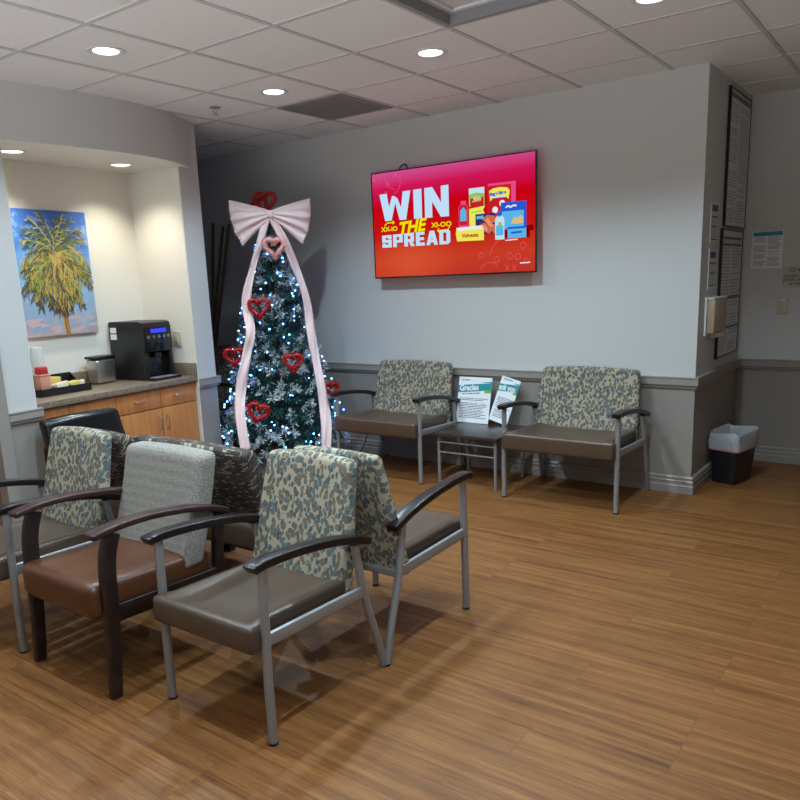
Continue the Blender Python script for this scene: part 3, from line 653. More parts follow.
# mayonnaise style bottle
polys('bottle_picture', [[(.775, .53), (.787, .50), (.815, .50), (.828, .53), (.828, .705), (.775, .705)]], 'pale', 12); polys('bottle_picture', [rect(.788, .465, .814, .51)], 'blue', 12)
polys('bottle_label_picture', [rect(.781, .585, .822, .67)], 'sky', 13); polys('bottle_label_picture', [disc(.803, .575, .016)], 'green', 14)
polys('carton_picture', [rect(.845, .605, .948, .70)], 'sky', 12); polys('carton_picture', [rect(.845, .605, .948, .622)], 'blue', 13)
pl = []; line(pl, [(.865, .655), (.925, .652)], .007); polys('mark_picture', pl, 'blue', 14)
pl = []; line(pl, [(.832, .715), (.90, .712)], .0035); line(pl, [(.912, .915), (.968, .912)], .004); polys('mark_picture', pl, 'white', 5)

# ------------------------------------------------------------------ drinks alcove
ZC = .832
cab = place(thing('base_cabinet', 'honey maple base cabinet with four drawers under the alcove counter', 'cabinet'))
cab.location = AO
boxo('carcass', (-.56, PL1+.008, .0), (-.075, PR0-.01, ZC-.042), M['cabin'], cab, smooth=False)
dv = [PL1+.008, -.47, -.085, .325, PR0-.01]
for i in range(4):
    s0, s1 = dv[i]+.003, dv[i+1]-.003
    d = boxo('drawer', (-.075, s0, ZC-.195), (-.055, s1, ZC-.050), M['cab'], cab, .002)
    sc_ = (s0+s1)/2; b_ = bmesh.new(); sweep(b_, smoothpath([(-.055, sc_-.048, ZC-.118), (-.03, sc_-.045, ZC-.118), (-.027, sc_, ZC-.118), (-.03, sc_+.045, ZC-.118), (-.055, sc_+.048, ZC-.118)], 4), circ(.0045, 8), side=(0, 0, 1)); finish('pull', b_, M['chrome'], d)
    d = boxo('door', (-.075, s0, .09), (-.055, s1, ZC-.201), M['cab'], cab, .002)
    sh_ = s1-.035 if i % 2 == 0 else s0+.035
    b_ = bmesh.new(); sweep(b_, smoothpath([(-.055, sh_, ZC-.36), (-.03, sh_, ZC-.357), (-.027, sh_, ZC-.31), (-.03, sh_, ZC-.263), (-.055, sh_, ZC-.26)], 4), circ(.0045, 8), side=(0, 1, 0)); finish('pull', b_, M['chrome'], d)
boxo('toe_kick', (-.10, PL1+.008, 0), (-.0749, PR0-.01, .088), M['black'], cab)
ct = place(thing('countertop', 'brown speckled countertop with backsplash in the drinks alcove', 'countertop'))
boxo('worktop', (-.568, PL1+.007, ZC-.042), (-.022, PR0-.007, ZC), M['counter'], ct, .003)
boxo('backsplash', (-.568, PL1+.007, ZC), (-.550, PR0-.007, ZC+.10), M['counter'], ct, .002)
boxo('side_splash', (-.549, PR0-.026, ZC), (-.022, PR0-.007, ZC+.10), M['counter'], ct, .002)
# drinks dispenser
dp = thing('drinks_dispenser', 'black countertop water and ice dispenser with a blue display', 'dispenser', al(-.335, .462, ZC+.001), AT)
ft = .165; hw_, hh = .138, .445
bm = bmesh.new()
pf = [(-.215, .015), (-.215, hh-.01), (-.20, hh), (ft-.05, hh), (ft-.012, hh-.012), (ft, hh-.045), (ft, .225), (ft-.055, .205), (ft-.055, .015)]
a_ = [bm.verts.new((x, -hw_, z)) for x, z in pf]; b2 = [bm.verts.new((x, hw_, z)) for x, z in pf]
for i in range(len(pf)): bm.faces.new((a_[i], a_[(i+1) % len(pf)], b2[(i+1) % len(pf)], b2[i]))
bm.faces.new(a_); bm.faces.new(b2[::-1]); bmesh.ops.recalc_face_normals(bm, faces=bm.faces[:])
finish('body', bm, M['black'], dp, angle=50)
boxo('front_panel', (ft, -hw_+.008, .215), (ft+.004, hw_-.008, hh-.05), M['blackgloss'], dp, .003)
boxo('front_panel', (ft-.054, -hw_+.03, .02), (ft-.050, hw_-.03, .205), M['blackgloss'], dp, .001)
boxo('display', (ft+.0045, -.07, hh-.088), (ft+.006, .085, hh-.058), M['bluelit'], dp)
for i, (y, mm) in enumerate(((-.095, 'iconlit'), (-.04, 'iconred'), (.01, 'iconlit'), (.06, 'iconlit'), (.105, 'iconlit'))):
    b_ = bmesh.new(); sweep(b_, [(ft+.005, y+.009*math.cos(k*PI/6), hh-.118+.009*math.sin(k*PI/6)) for k in range(12)], circ(.0016, 6), side=(1, 0, 0), closed=True); finish('button', b_, M[mm], dp)
boxo('side_column', (ft-.054, -hw_, .02), (ft-.004, -hw_+.03, .215), M['black'], dp, .003); boxo('side_column', (ft-.054, hw_-.03, .02), (ft-.004, hw_, .215), M['black'], dp, .003)
boxo('spout', (ft-.05, -.03, .17), (ft-.01, .03, .205), M['black'], dp, .006)
boxo('drip_tray', (ft-.05, -hw_, 0), (ft+.07, hw_, .018), M['blackgloss'], dp, .004)
bm = bmesh.new()
for i in range(10): box(bm, (ft-.03+i*.0095, -.11, .018), (ft-.026+i*.0095, .11, .0205))
finish('drip_grille', bm, M['ventm'], dp)
boxo('base', (-.215, -hw_+.003, 0), (ft-.052, hw_-.003, .016), M['black'], dp)
for z in (.36, .31): boxo('sticker', (-.20, -hw_-.0012, z-.0), (-.13, -hw_-.0002, z+.042), M['paper'], dp)
# steel countertop bin
bn = thing('countertop_bin', 'small stainless steel counter bin with black lid beside the dispenser', 'bin', al(-.455, .14, ZC+.001), AT+.12)
def flare(x, y, z): k = .93+.07*(z+.09)/.18; return x*k, y*k, z+.095
finish('body', softbox((.12, .19, .18), .022, 5, 1, 1, 2, flare), M['steel'], bn)
finish('lid', softbox((.126, .196, .02), .009, 3, 1, 1, 1, lambda x, y, z: (x, y, z+.197)), M['black'], bn)
boxo('side_panel', (-.055, .088, .02), (.055, .099, .185), M['black'], bn, .004)
# condiment tray
ty = thing('condiment_tray', 'black stepped condiment tray under the palm painting', 'tray', al(-.345, -.335, ZC+.001), AT)
bm = bmesh.new()
box(bm, (-.13, -.20, 0), (.14, .20, .012)); box(bm, (.132, -.20, 0), (.14, .20, .05)); box(bm, (-.13, .192, 0), (.14, .2, .05)); box(bm, (-.13, -.2, 0), (.14, -.192, .05)); 
box(bm, (-.13, -.2, .012), (-.02, .2, .05)); box(bm, (-.138, -.2, 0), (-.13, .2, .12))
for y in (-.075, .06): box(bm, (-.13, y-.003, .012), (.132, y+.003, .05)); box(bm, (-.13, y-.003, .05), (-.02, y+.003, .10))
for s_ in (-.2, .194): 
    vs = [bm.verts.new(p) for p in ((-.13, s_, .05), (-.02, s_, .05), (-.13, s_, .12), (-.13, s_+.006, .05), (-.02, s_+.006, .05), (-.13, s_+.006, .12))]
    bm.faces.new(vs[:3]); bm.faces.new(vs[3:][::-1]); bm.faces.new((vs[1], vs[4], vs[5], vs[2]))
for v_ in bm.verts: v_.co.x *= .8
finish('tray_body', bm, M['black'], ty, smooth=False)
def packet(a, s, z, sz, rz, tilt, mt, label):
    o = thing('sachet', label, 'sachet', al(-.345+a*.8, -.335+s, ZC+z), AT+rz, 'sachets in the condiment tray')
    b_ = softbox(sz, min(sz)*.35, 2, 1, 1, 1, lambda x, y, zz_: (x, y*math.cos(tilt)-zz_*math.sin(tilt), y*math.sin(tilt)+zz_*math.cos(tilt))); finish('wrapper', b_, M[mt], o)
for i in range(4): packet(.02+.024*i, -.005, .04+.003*i, (.014, .10, .06), .1*(i % 2), .15, 'creamp', 'cream sachet standing in the middle slot of the condiment tray')
for i in range(4): packet(-.075+.022*i, .0, .085, (.014, .10, .055), .05*i, -.1, 'yellow', 'yellow sachet in the raised back slot of the condiment tray')
for i in range(3): packet(.03+.028*i, .10, .045, (.014, .08, .055), -.1, .1, 'yellow', 'yellow sachet in the right front slot of the condiment tray')
for i in range(2): packet(.045+.028*i, .165, .045, (.016, .05, .055), .2, .1, ['green', 'creamp'][i], ['green sachet at the right end of the condiment tray', 'white sachet at the right end of the condiment tray'][i])
cd = thing('sweetener_caddy', 'pink and red packet caddy at the left of the condiment tray', 'caddy', al(-.30, -.465, ZC+.014), AT)
boxo('holder', (-.035, -.038, 0), (.035, .038, .13), M['salmon'], cd, .004); boxo('packets', (-.03, -.034, .13), (.03, .034, .185), M['red'], cd, .01); boxo('brim', (-.04, -.043, .122), (.04, .043, .134), M['salmon'], cd, .003)
cp = thing('cup_stack', 'stack of white foam cups topped with a clear one, behind the condiment tray', 'cups', al(-.508, -.34, ZC+.001))
bm = bmesh.new(); lathe(bm, [(.0005, .0), (.036, .0), (.044, .12), (.046, .12), (.044, .132), (.047, .144), (.045, .156), (.047, .168), (.0445, .172), (.0005, .172)], 20); finish('foam_cups', bm, M['cup'], cp)
bm = bmesh.new(); lathe(bm, [(.044, .172), (.0455, .18), (.037, .315), (.0005, .316)], 20); finish('clear_cups', bm, M['lid'], cp)
# outlet on the alcove side wall
ou = thing('switch_plate', 'ivory wall plate right of the dispenser in the alcove', 'switch', al(-.205, PR0-.0065, 1.12), AT)
boxo('plate', (-.04, -.006, -.06), (.04, 0, .06), M['ivory'], ou, .002); boxo('rocker', (-.017, -.010, -.034), (.017, -.006, .034), M['ivory'], ou, .001)
# painting
PW, PH = .60, .875
pt = thing('painting', 'unframed canvas painting of a palm crown on a blue sky', 'painting', al(-.5695, -.375, 1.213), AT)
M['sky'] = mat('painted sky', rough=.6); t = NT(M['sky']); v = t.obj(); yz = t.n('ShaderNodeSeparateXYZ', {0: v}).outputs
g = t.math('DIVIDE', yz[2], PH); nz1 = t.noise(t.obj((1, 1, .6)), 9, 5, .6); nz2 = t.noise(t.obj((1, 1, 1), (0, 0, 0), (3, 3, 3)), 5.5, 4, .6)
c1 = t.ramp(t.math('ADD', g, t.math('MULTIPLY', t.math('SUBTRACT', nz1, .5), .5)), [(0, (.60, .46, .48)), (.12, (.34, .48, .68)), (.45, (.24, .48, .78)), (.75, (.055, .20, .60)), (1, (.03, .12, .46))])
t.base(t.mix(t.ramp(nz2, [(.54, (0, 0, 0)), (.68, (.7, .7, .7))]), c1, (.52, .64, .70))); t.bump(nz1, .3, .003)
boxo('canvas', (0, 0, 0), (.03, PW, PH), M['sky'], pt, .003)
PC = [mat('paint '+n_, c_, .6) for n_, c_ in (('olive', (.16, .20, .045)), ('leaf', (.30, .34, .08)), ('lime', (.46, .45, .15)), ('straw', (.58, .42, .12)), ('gold', (.55, .30, .04)), ('umber', (.11, .06, .035)), ('dusk', (.07, .085, .10)), ('rust', (.30, .11, .04)), ('cloud', (.42, .58, .70)), ('blush', (.52, .40, .44)))]
bm = bmesh.new(); pr_ = random.Random(3); lay = [0]
def stroke(pts, w, mi):
    lay[0] += 1; xo = .0306+.0000035*lay[0]; n = len(pts); L = []; R_ = []
    for i, (y, z) in enumerate(pts):
        a = pts[max(i-1, 0)]; b_ = pts[min(i+1, n-1)]; dy, dz = b_[0]-a[0], b_[1]-a[1]; l = math.hypot(dy, dz) or 1
        k = w*math.sin(PI*min(.97, max(.05, (i+.3)/(n-.2))))**.6
        y1, z1, y2, z2 = y-dz/l*k, z+dy/l*k, y+dz/l*k, z-dy/l*k
        cl = lambda q_, m_: min(max(q_, .002), m_-.002)
        L.append(bm.verts.new((xo, cl(y1, PW), cl(z1, PH)))); R_.append(bm.verts.new((xo, cl(y2, PW), cl(z2, PH))))
    for i in range(n-1):
        try: f_ = bm.faces.new((L[i], R_[i], R_[i+1], L[i+1])); f_.material_index = mi
        except ValueError: pass
for _ in range(18):
    cy, cz = pr_.uniform(.02, PW-.02), pr_.uniform(.01, .12); l = pr_.uniform(.02, .06); stroke([(cy-l, cz), (cy, cz+pr_.uniform(-.01, .02)), (cy+l, cz+.01)], pr_.uniform(.006, .014), 9)
cy0, cz0 = .305, .575
for k in range(10): stroke([(cy0-.012+.0035*k+pr_.uniform(-.004, .004), .49), (cy0-.005+.0038*k, .25), (cy0+.0042*k+.01, .004)], .005, pr_.choice([3, 4, 4, 7, 5]))
def frond(ang, ln, droop, cols, dens=26):
    # rachis curve with leaflets
    pts = []; y, z = cy0, cz0; a = ang
    for i in range(13):
        pts.append((y, z)); y += math.cos(a)*ln/12; z += math.sin(a)*ln/12
        tgt = -PI/2 if math.cos(ang) >= 0 else -PI/2-0.0
        if math.cos(ang) >= 0: a -= droop/12*(1+.6*i/12)
        else: a += droop/12*(1+.6*i/12)
    for j in range(dens):
        q_ = 1+int(j/dens*11); (y, z) = pts[q_]; y2, z2 = pts[min(q_+1, 12)]; da = math.atan2(z2-z, y2-y)
        for sd in (-1, 1):
            b_ = da+sd*pr_.uniform(.35, .8); l = pr_.uniform(.035, .075)*(1-.3*q_/12)
            e_ = (y+math.cos(b_)*l, z+math.sin(b_)*l-.35*l); mid = ((y+e_[0])/2+.0, (z+e_[1])/2+.005)
            stroke([(y, z), mid, e_], pr_.uniform(.0025, .005), pr_.choice(cols))
    stroke(pts, .004, pr_.choice(cols))
for i in range(22): frond(math.radians(-92+pr_.uniform(-66, 66)), pr_.uniform(.34, .44), pr_.uniform(.1, .7), [5, 6, 0, 7, 6, 5], 28)
for a_ang, ln in ((8, .36), (172, .37), (-12, .37), (190, .37), (26, .35), (154, .35), (-30, .38), (-150, .38), (-42, .40), (-138, .40)):
    frond(math.radians(a_ang), ln, 1.7, [0, 1, 2, 1, 6, 3], 30)
for i in range(34): frond(math.radians(-90+pr_.uniform(-70, 70)), pr_.uniform(.20, .42), pr_.uniform(.1, .7), [1, 2, 3, 1, 4, 5, 0, 6, 0, 5], 18)
for a_ang, ln in ((40, .28), (54, .30), (68, .31), (80, .30), (90, .27), (100, .31), (114, .31), (128, .30), (142, .28)):
    frond(math.radians(a_ang), ln, .25+.5*abs(math.cos(math.radians(a_ang))), [0, 1, 6, 2, 0, 6], 24)
for _ in range(70):
    y = cy0+pr_.gauss(0, .045); z = cz0+pr_.uniform(-.05, .03); stroke([(y, z), (y+.01, z-.015), (y+pr_.uniform(-.02, .02), z-.035)], .004, pr_.choice([3, 4, 7, 2]))
for f_ in bm.faces:
    f_.normal_update()
    if f_.normal.x < 0: f_.normal_flip()
finish('palm_brushwork', bm, PC, pt, smooth=False)

# ------------------------------------------------------------------ column side: framed sheets, leaflets, box
def framed(label, y0, y1, z0, z1, heads, rows, seed):
    o = thing('framed_poster', label, 'framed poster', (.4605, y0, z0)); w, h = y1-y0, z1-z0
    b_ = bmesh.new()
    for lo, hi in (((0, 0, 0), (.020, .012, h)), ((0, w-.012, 0), (.014, w, h)), ((0, .012, 0), (.016, w-.012, .012)), ((0, .012, h-.012), (.016, w-.012, h))): box(b_, lo, hi)
    finish('frame', b_, M['frame'], o, smooth=False); boxo('sheet', (.004, .012, .012), (.010, w-.012, h-.012), print_mat('printed poster', (.60, .61, .62), (.30, .31, .32), 1, .035, w-.03, .035, h*.91, h/rows, 2, seed), o, smooth=False)
    for hz, hh_ in heads: boxo('heading_band', (.0095, .035, hz*h), (.0112, w-.035, hz*h+hh_), M['slate'], o, smooth=False)
M['ink2'] = mat('pale grey print', (.40, .41, .42), .6)
framed('tall black-framed notice reaching the ceiling on the column side', .50, 1.14, 1.787, 2.69, [(.935, .03)], 46, 4)
framed('lower black-framed notice on the column side, under the tall one', .46, 1.10, .875, 1.775, [(.92, .02), (.87, .02), (.46, .018), (.22, .018)], 40, 5)
for z0, lb in ((1.672, 'upper leaflet strip beside the framed notices on the column side'), (1.372, 'lower leaflet strip beside the framed notices on the column side')):
    o = thing('leaflet', lb, 'leaflet', (.4605, .185, z0)); boxo('sheet', (0, 0, 0), (.004, .19, .262), print_mat('printed leaflet', (.60, .61, .62), (.30, .31, .32), 1, .02, .17, .03, .16, .012, 1, z0), o, smooth=False)
    for za, zb in ((.205, .245), (.165, .175), (.105, .112), (.02, .028)): boxo('print_block', (.0035, .02, za), (.0047, .17, zb), M['navy'], o, smooth=False)
o = thing('sanitizer_dispenser', 'tan wall box with a clear lower tray on the column side', 'dispenser', (.4607, .15, 1.045))
boxo('back_plate', (0, .0, .02), (.012, .36, .275), M['white'], o); boxo('cover', (.012, .01, .035), (.062, .35, .262), M['cardboard'], o, .012); boxo('drip_tray', (.012, .12, .0), (.055, .33, .03), M['glassy'], o, .004); boxo('top_edge', (.012, .01, .262), (.058, .35, .272), M['white'], o)
# far wall
o = thing('notice_sheet', 'white page with a teal heading on the far right wall', 'notice', (.518, 1.1995, 1.492))
boxo('sheet', (0, -.003, 0), (.215, 0, .275), print_mat('printed page', (.78, .80, .82), (.22, .23, .24), 0, .012, .21, .018, .232, .0088, 2, 4.0), o, smooth=False)
b_ = bmesh.new(); box(b_, (.006, -.0042, .238), (.209, -.003, .268)); finish('teal_band', b_, M['teal'], o, smooth=False)
o = thing('door_sign', 'beige PLEASE DO NOT ENTER sign at the right edge of the far wall', 'sign', (.745, 1.1995, 1.345))
boxo('plate', (0, -.004, 0), (.235, 0, .155), M['signplate'], o, smooth=False)
fm = lambda x, z: frame_mtx((x, -.0045, z), (1, 0, 0), (0, 0, 1))
for s_, z in (('PLEASE DO NOT', .075), ('ENTER WITHOUT', .047), ('AN ESCORT', .019)): text_mesh('lettering', s_, .028, fm(.1175, z), M['ink'], o, .0008, align='CENTER')
b_ = bmesh.new(); sweep(b_, [(.062+.018*math.cos(k*PI/8), -.005, .128+.013*math.sin(k*PI/8)) for k in range(16)], circ(.003, 6), side=(0, 1, 0), closed=True); box(b_, (.09, -.0048, .127), (.18, -.004, .134)); box(b_, (.10, -.0048, .112), (.18, -.004, .117)); finish('logo', b_, M['ink'], o)
o = thing('light_switch', 'ivory light switch under the sign on the far right wall', 'switch', (.757, 1.1995, 1.212))
boxo('plate', (-.038, -.006, -.06), (.038, 0, .06), M['ivory'], o, .002); boxo('rocker', (-.016, -.012, -.034), (.016, -.006, .034), M['ivory'], o, .002); boxo('night_light', (-.016, -.0125, .036), (.016, -.006, .046), M['white'], o, .001)

# ------------------------------------------------------------------ waste bin
wb = thing('waste_bin', 'black waste bin with a white liner in the corner beside the column', 'bin', (.612, .505, 0), math.radians(-14))
def wr(hx_, hy_, z, r=.03): return [Vector((a, b_, z)) for a, b_ in rrect(2*hx_, 2*hy_, r, 4)]
def loft(bm, rings, close=False, mi=0):
    vs = [[bm.verts.new(p) for p in r_] for r_ in rings]
    for A_, B_ in zip(vs, vs[1:]):
        for i in range(len(A_)): bm.faces.new((A_[i], A_[(i+1) % len(A_)], B_[(i+1) % len(A_)], B_[i])).material_index = mi
    return vs
bm = bmesh.new(); vs = loft(bm, [wr(.088, .133, .001), wr(.108, .158, .35), wr(.104, .154, .35), wr(.085, .13, .006)]); bm.faces.new(vs[0][::-1]); finish('body', bm, M['black'], wb)
bm = bmesh.new(); lr = random.Random(5); rings = []
def wob(hx_, hy_, z, am, zam, seed):
    r_ = random.Random(seed); ph = [r_.uniform(0, 6) for _ in range(4)]; out = []
    for i, p in enumerate(wr(hx_, hy_, z, .03)):
        a = math.atan2(p.y, p.x); k = 1+am*(math.sin(7*a+ph[0])+.7*math.sin(13*a+ph[1])); out.append(Vector((p.x*k, p.y*k, z+zam*math.sin(5*a+ph[2])+zam*.6*math.sin(11*a+ph[3]))))
    return out
def dense(f_): return f_
rings = [wob(.111, .161, .245, .018, .006, 1), wob(.115, .166, .29, .016, .004, 2), wob(.113, .163, .345, .012, .006, 3), wob(.110, .160, .372, .01, .010, 4), wob(.098, .148, .335, .03, .006, 5), wob(.09, .138, .26, .05, .004, 6), wob(.075, .11, .15, .08, 0, 7)]
loft(bm, rings); bmesh.ops.subdivide_edges(bm, edges=bm.edges[:], cuts=1, use_grid_fill=True, smooth=.6); finish('liner', bm, M['liner'], wb, angle=80)
bm = bmesh.new(); loft(bm, [[p*1 for p in wob(.1125, .1625, .243, .018, .006, 1)], [p*1 for p in wob(.1135, .1635, .256, .018, .006, 1)]]); finish('drawstring', bm, M['drawstring'], wb)

# ------------------------------------------------------------------ tree
TX, TY, TT = -2.79, -.62, 2.13
tree = thing('christmas_tree', 'flocked artificial christmas tree by the left of the back wall', 'tree', (TX, TY, 0))
def TR(z): return .60*(1-z/2.17)**.92
b_ = bmesh.new(); sweep(b_, [(0, 0, .0), (0, 0, 1.0), (0, 0, 2.05)], circ(.025, 10), scales=[1, .8, .3]); finish('trunk', b_, M['trunk'], tree)
b_ = bmesh.new()
for k in range(4):
    a = k*PI/2+.4; sweep(b_, [(0, 0, .16), (.16*math.cos(a), .16*math.sin(a), .06), (.27*math.cos(a), .27*math.sin(a), .008)], circ(.008, 8))
finish('stand', b_, M['black'], tree)
V = []; F = []; FL = []
def needle(p, d, l, w, fl):
    d = d/np.linalg.norm(d); s = np.cross(d, rng.normal(size=3)); s /= np.linalg.norm(s)+1e-9
    i = len(V); V.extend([p-s*w*.5, p+s*w*.5, p+d*l+s*w*.25, p+d*l-s*w*.25]); F.append((i, i+1, i+2, i+3)); FL.extend([fl*.8, fl*.8, fl, fl])
def sprig(p, d, l, flocked, nn):
    d = d/np.linalg.norm(d)
    for i in range(nn):
        t_ = (i+rng.random())/nn; q_ = p+d*l*t_; r = rng.normal(size=3); r -= d*r.dot(d); r /= np.linalg.norm(r)+1e-9
        dirn = d*rng.uniform(.35, .8)+r*rng.uniform(.7, 1.0)
        fl = rng.uniform(.0, .5)
        if flocked and rng.random() < .25+.75*min(1, t_*1.3): fl = rng.uniform(.66, 1.0)
        needle(q_, dirn, rng.uniform(.030, .048)*(.7 if t_ > .85 else 1), .0052, fl)
def rosette(p, d, n, fl0):
    d = d/np.linalg.norm(d)
    for _ in range(n):
        r = rng.normal(size=3); r -= d*r.dot(d); r /= np.linalg.norm(r)+1e-9
        k = rng.uniform(.1, 1.35); fl = rng.uniform(.66, 1.0) if rng.random() < fl0 else rng.uniform(.1, .5)
        needle(p-d*rng.uniform(0, .035), d*(1.15-.62*k)+r*k, rng.uniform(.036, .058), .0085, fl)
z = .19; ns = 0
while z < 2.08:
    R = TR(z); n = max(3, int(2*PI*R/.150)); ph = rng.random()*6
    for k in range(n):
        a = ph+2*PI*(k+rng.uniform(-.33, .33))/n; zz_ = z+rng.uniform(-.05, .05); R2 = TR(min(zz_, 2.12))*rng.uniform(.84, 1.06)
        tip = np.array([R2*math.cos(a), R2*math.sin(a), zz_-.02]); l = min(.26, R2*.75)+.02
        d = np.array([math.cos(a), math.sin(a), rng.uniform(-.45, .15)]); d /= np.linalg.norm(d); base = tip-d*l
        if TY+tip[1] > -.075: continue
        rel = Vector((TX+tip[0], TY+tip[1], 0))-AO
        if rel.dot(AY) < .975 and rel.dot(AX) < .07: continue
        w_ = np.array([-math.sin(a), math.cos(a), 0]); fk = rng.random()
        sprig(base, d, l, False, 30)
        rosette(tip, d, 52, .92 if fk < .74 else .15)
        for sd in (-1, 1):
            d2 = d*.7+w_*sd*.7+np.array([0, 0, rng.uniform(-.3, .3)]); d2 /= np.linalg.norm(d2); l2 = l*rng.uniform(.42, .6)
            sprig(base+d*l*.42, d2, l2, False, 18)
            rosette(base+d*l*.42+d2*l2, d2, 30, .88 if rng.random() < .50 else .1)
        ns += 1
    z += .104
for k in range(6): sprig(np.array([0, 0, 1.98]), np.array([rng.normal()*.25, rng.normal()*.25, 1]), .17, True, 40)
# darker inner layer so that the crown is full
z = .2
while z < 1.95:
    R = TR(z)*.72; n = max(4, int(2*PI*R/.10))
    for k in range(n):
        a = rng.random()*6.3; d = np.array([math.cos(a), math.sin(a), rng.uniform(-.4, .2)]); sprig(d*np.array([R*.35, R*.35, 0])+np.array([0, 0, z]), d, R*.7, False, 22)
    z += .085
me = bpy.data.meshes.new('foliage'); me.from_pydata([tuple(p) for p in V], [], F); at_ = me.attributes.new('flock', 'FLOAT', 'POINT'); at_.data.foreach_set('value', FL); me.materials.append(M['foliage'])
link(bpy.data.objects.new('foliage', me), tree)
# skirt
bm = bmesh.new(); n = 48
rr_ = [[bm.verts.new((TX+r*(1+.05*math.sin(9*a))*math.cos(a), TY+r*(1+.05*math.sin(9*a))*math.sin(a), zz_*(1+.35*math.sin(11*a+r*9)))) for a in [2*PI*i/n for i in range(n)]] for r, zz_ in ((.05, .07), (.15, .05), (.28, .035), (.40, .025), (.47, .006))]
for A_, B_ in zip(rr_, rr_[1:]):
    for i in range(n): bm.faces.new((A_[i], A_[(i+1) % n], B_[(i+1) % n], B_[i]))
tag(finish('tree_skirt', bm, M['skirt']), 'grey fabric tree skirt on the floor under the christmas tree', 'tree skirt')
# string lights: cord and bulbs
sl = thing('string_lights', 'string of blue-white lights wound around the christmas tree', 'string lights', (TX, TY, 0))
NB = 100
def clear(p):                                   # keep the string off the pilaster
    rel = Vector((TX+p.x, TY+p.y, 0))-AO; k = .925-rel.dot(AY)
    return p+AY*k if k > 0 and rel.dot(AX) < .02 else p
path = []
for i in range(360):
    f_ = i/359; zz_ = .22+1.85*f_**.92 if False else .22+1.84*(1-(1-f_)**1.55); a = 2*PI*11*f_+1.0; r = TR(zz_)*.90
    path.append(clear(Vector((r*math.cos(a), min(r*math.sin(a), .54), zz_+.02*math.sin(9*a)))))
tubeo('cord', path, .0022, M['wire'], sl, 5)
bm = bmesh.new(); bmesh.ops.create_icosphere(bm, subdivisions=2, radius=.006); bulb0 = finish('bulb', bm, M['bulb'], sl); first = True
br_ = random.Random(11); k = 0
cdir = Vector((1.795-TX, -5.155-TY, 0)).normalized()
cand = []
for i in range(NB):
    # more of the lamps show on the side facing the room
    zz_ = .22+1.82*(1-(1-(i+.5)/NB*.985)**.62); a = br_.uniform(-1.5, 1.5)+math.atan2(cdir.y, cdir.x); r = TR(zz_)*br_.uniform(1.0, 1.09)
    p = clear(Vector((r*math.cos(a), min(r*math.sin(a), .55), zz_)))
    b_ = bulb0 if i == 0 else bulb0.copy()
    if i: link(b_, sl)
    b_.location = p
bm = bmesh.new()
for i in range(30):
    zz_ = .22+1.8*(1-(1-(i+.5)/30*.985)**.55); a = br_.uniform(-1.5, 1.5)+math.atan2(cdir.y, cdir.x); r = TR(zz_)*br_.uniform(.88, 1.0)
    bmesh.ops.create_icosphere(bm, subdivisions=1, radius=.0045, matrix=Matrix.Translation((r*math.cos(a), min(r*math.sin(a), .55), zz_)))
o = finish('small_bulbs', bm, M['bulb'], sl); o['kind'] = 'stuff'
# hearts
def heart_pts(w, n=40):
    out = []
    for i in range(n):
        a = 2*PI*i/n; out.append((16*math.sin(a)**3/32*w, (13*math.cos(a)-5*math.cos(2*a)-2*math.cos(3*a)-math.cos(4*a))/32*w))
    return out
def heart(loc, w, mt, label, rz=PI/4, tilt=0, loopc=True, rt_=.026):
    o = thing('heart_ornament', label, 'ornament', loc, rz, 'heart ornaments on the tree'); b_ = bmesh.new()
    ct_, st_ = math.cos(tilt), math.sin(tilt)
    pts = [(x*ct_-z_*st_, 0, x*st_+z_*ct_) for x, z_ in heart_pts(w)]
    sweep(b_, pts, circ(rt_*.5, 8), side=(0, 1, 0), closed=True)
    hr = random.Random(int(loc[2]*1000))
    for p in pts:
        for _ in range(26):
            d = Vector((hr.gauss(0, 1), hr.gauss(0, 1), hr.gauss(0, 1))).normalized(); s = d.cross(Vector((hr.gauss(0, 1), hr.gauss(0, 1), hr.gauss(0, 1)))).normalized()*.0035
            q_ = Vector(p)+Vector((hr.uniform(-.006, .006), 0, hr.uniform(-.006, .006))); b_.faces.new([b_.verts.new(q_-s), b_.verts.new(q_+s), b_.verts.new(q_+d*rt_*1.15)])
    finish('tinsel_ring', b_, mt, o, smooth=False)
    if loopc: tubeo('hanging_loop', [(-.004, 0, w*.22), (-.012, 0, w*.45), (0, 0, w*.62), (.012, 0, w*.45), (.004, 0, w*.22)], .0018, M['gold'], o, 6, side=(0, 1, 0))
    return o
nrm_ = Vector((.71, -.71, 0))
def H_(p, off=.03): return tuple(Vector(p)+nrm_*off)
heart(H_((-2.768, -.66, 2.172), .02), .165, M['redh'], 'red tinsel heart at the very top of the tree', loopc=False)
heart(H_((-2.80, -.69, 2.135), .0), .13, M['redh'], 'second red tinsel heart peeking out left behind the topmost heart', tilt=.5, loopc=False)
heart(H_((-2.654, -.707, 1.809), .08), .15, M['pinkh'], 'pink tinsel heart just under the bow', rt_=.03)
heart(H_((-2.678, -.898, 1.344), .04), .155, M['redh'], 'red tinsel heart at mid height beside the left ribbon tail')
heart(H_((-2.87, -1.03, .965), .03), .14, M['redh'], 'red tinsel heart at the far left side of the tree')
heart(H_((-2.415, -.825, .913), .03), .135, M['redh'], 'red tinsel heart in the right half of the tree')
heart(H_((-2.558, -1.108, .545), .03), .15, M['redh'], 'tilted red tinsel heart low on the tree beside the left ribbon tail', tilt=-.35)
heart(H_((-2.28, -.535, .66), .0), .11, M['redh'], 'red tinsel heart at the right edge of the tree near the bench arm', rz=PI/3)
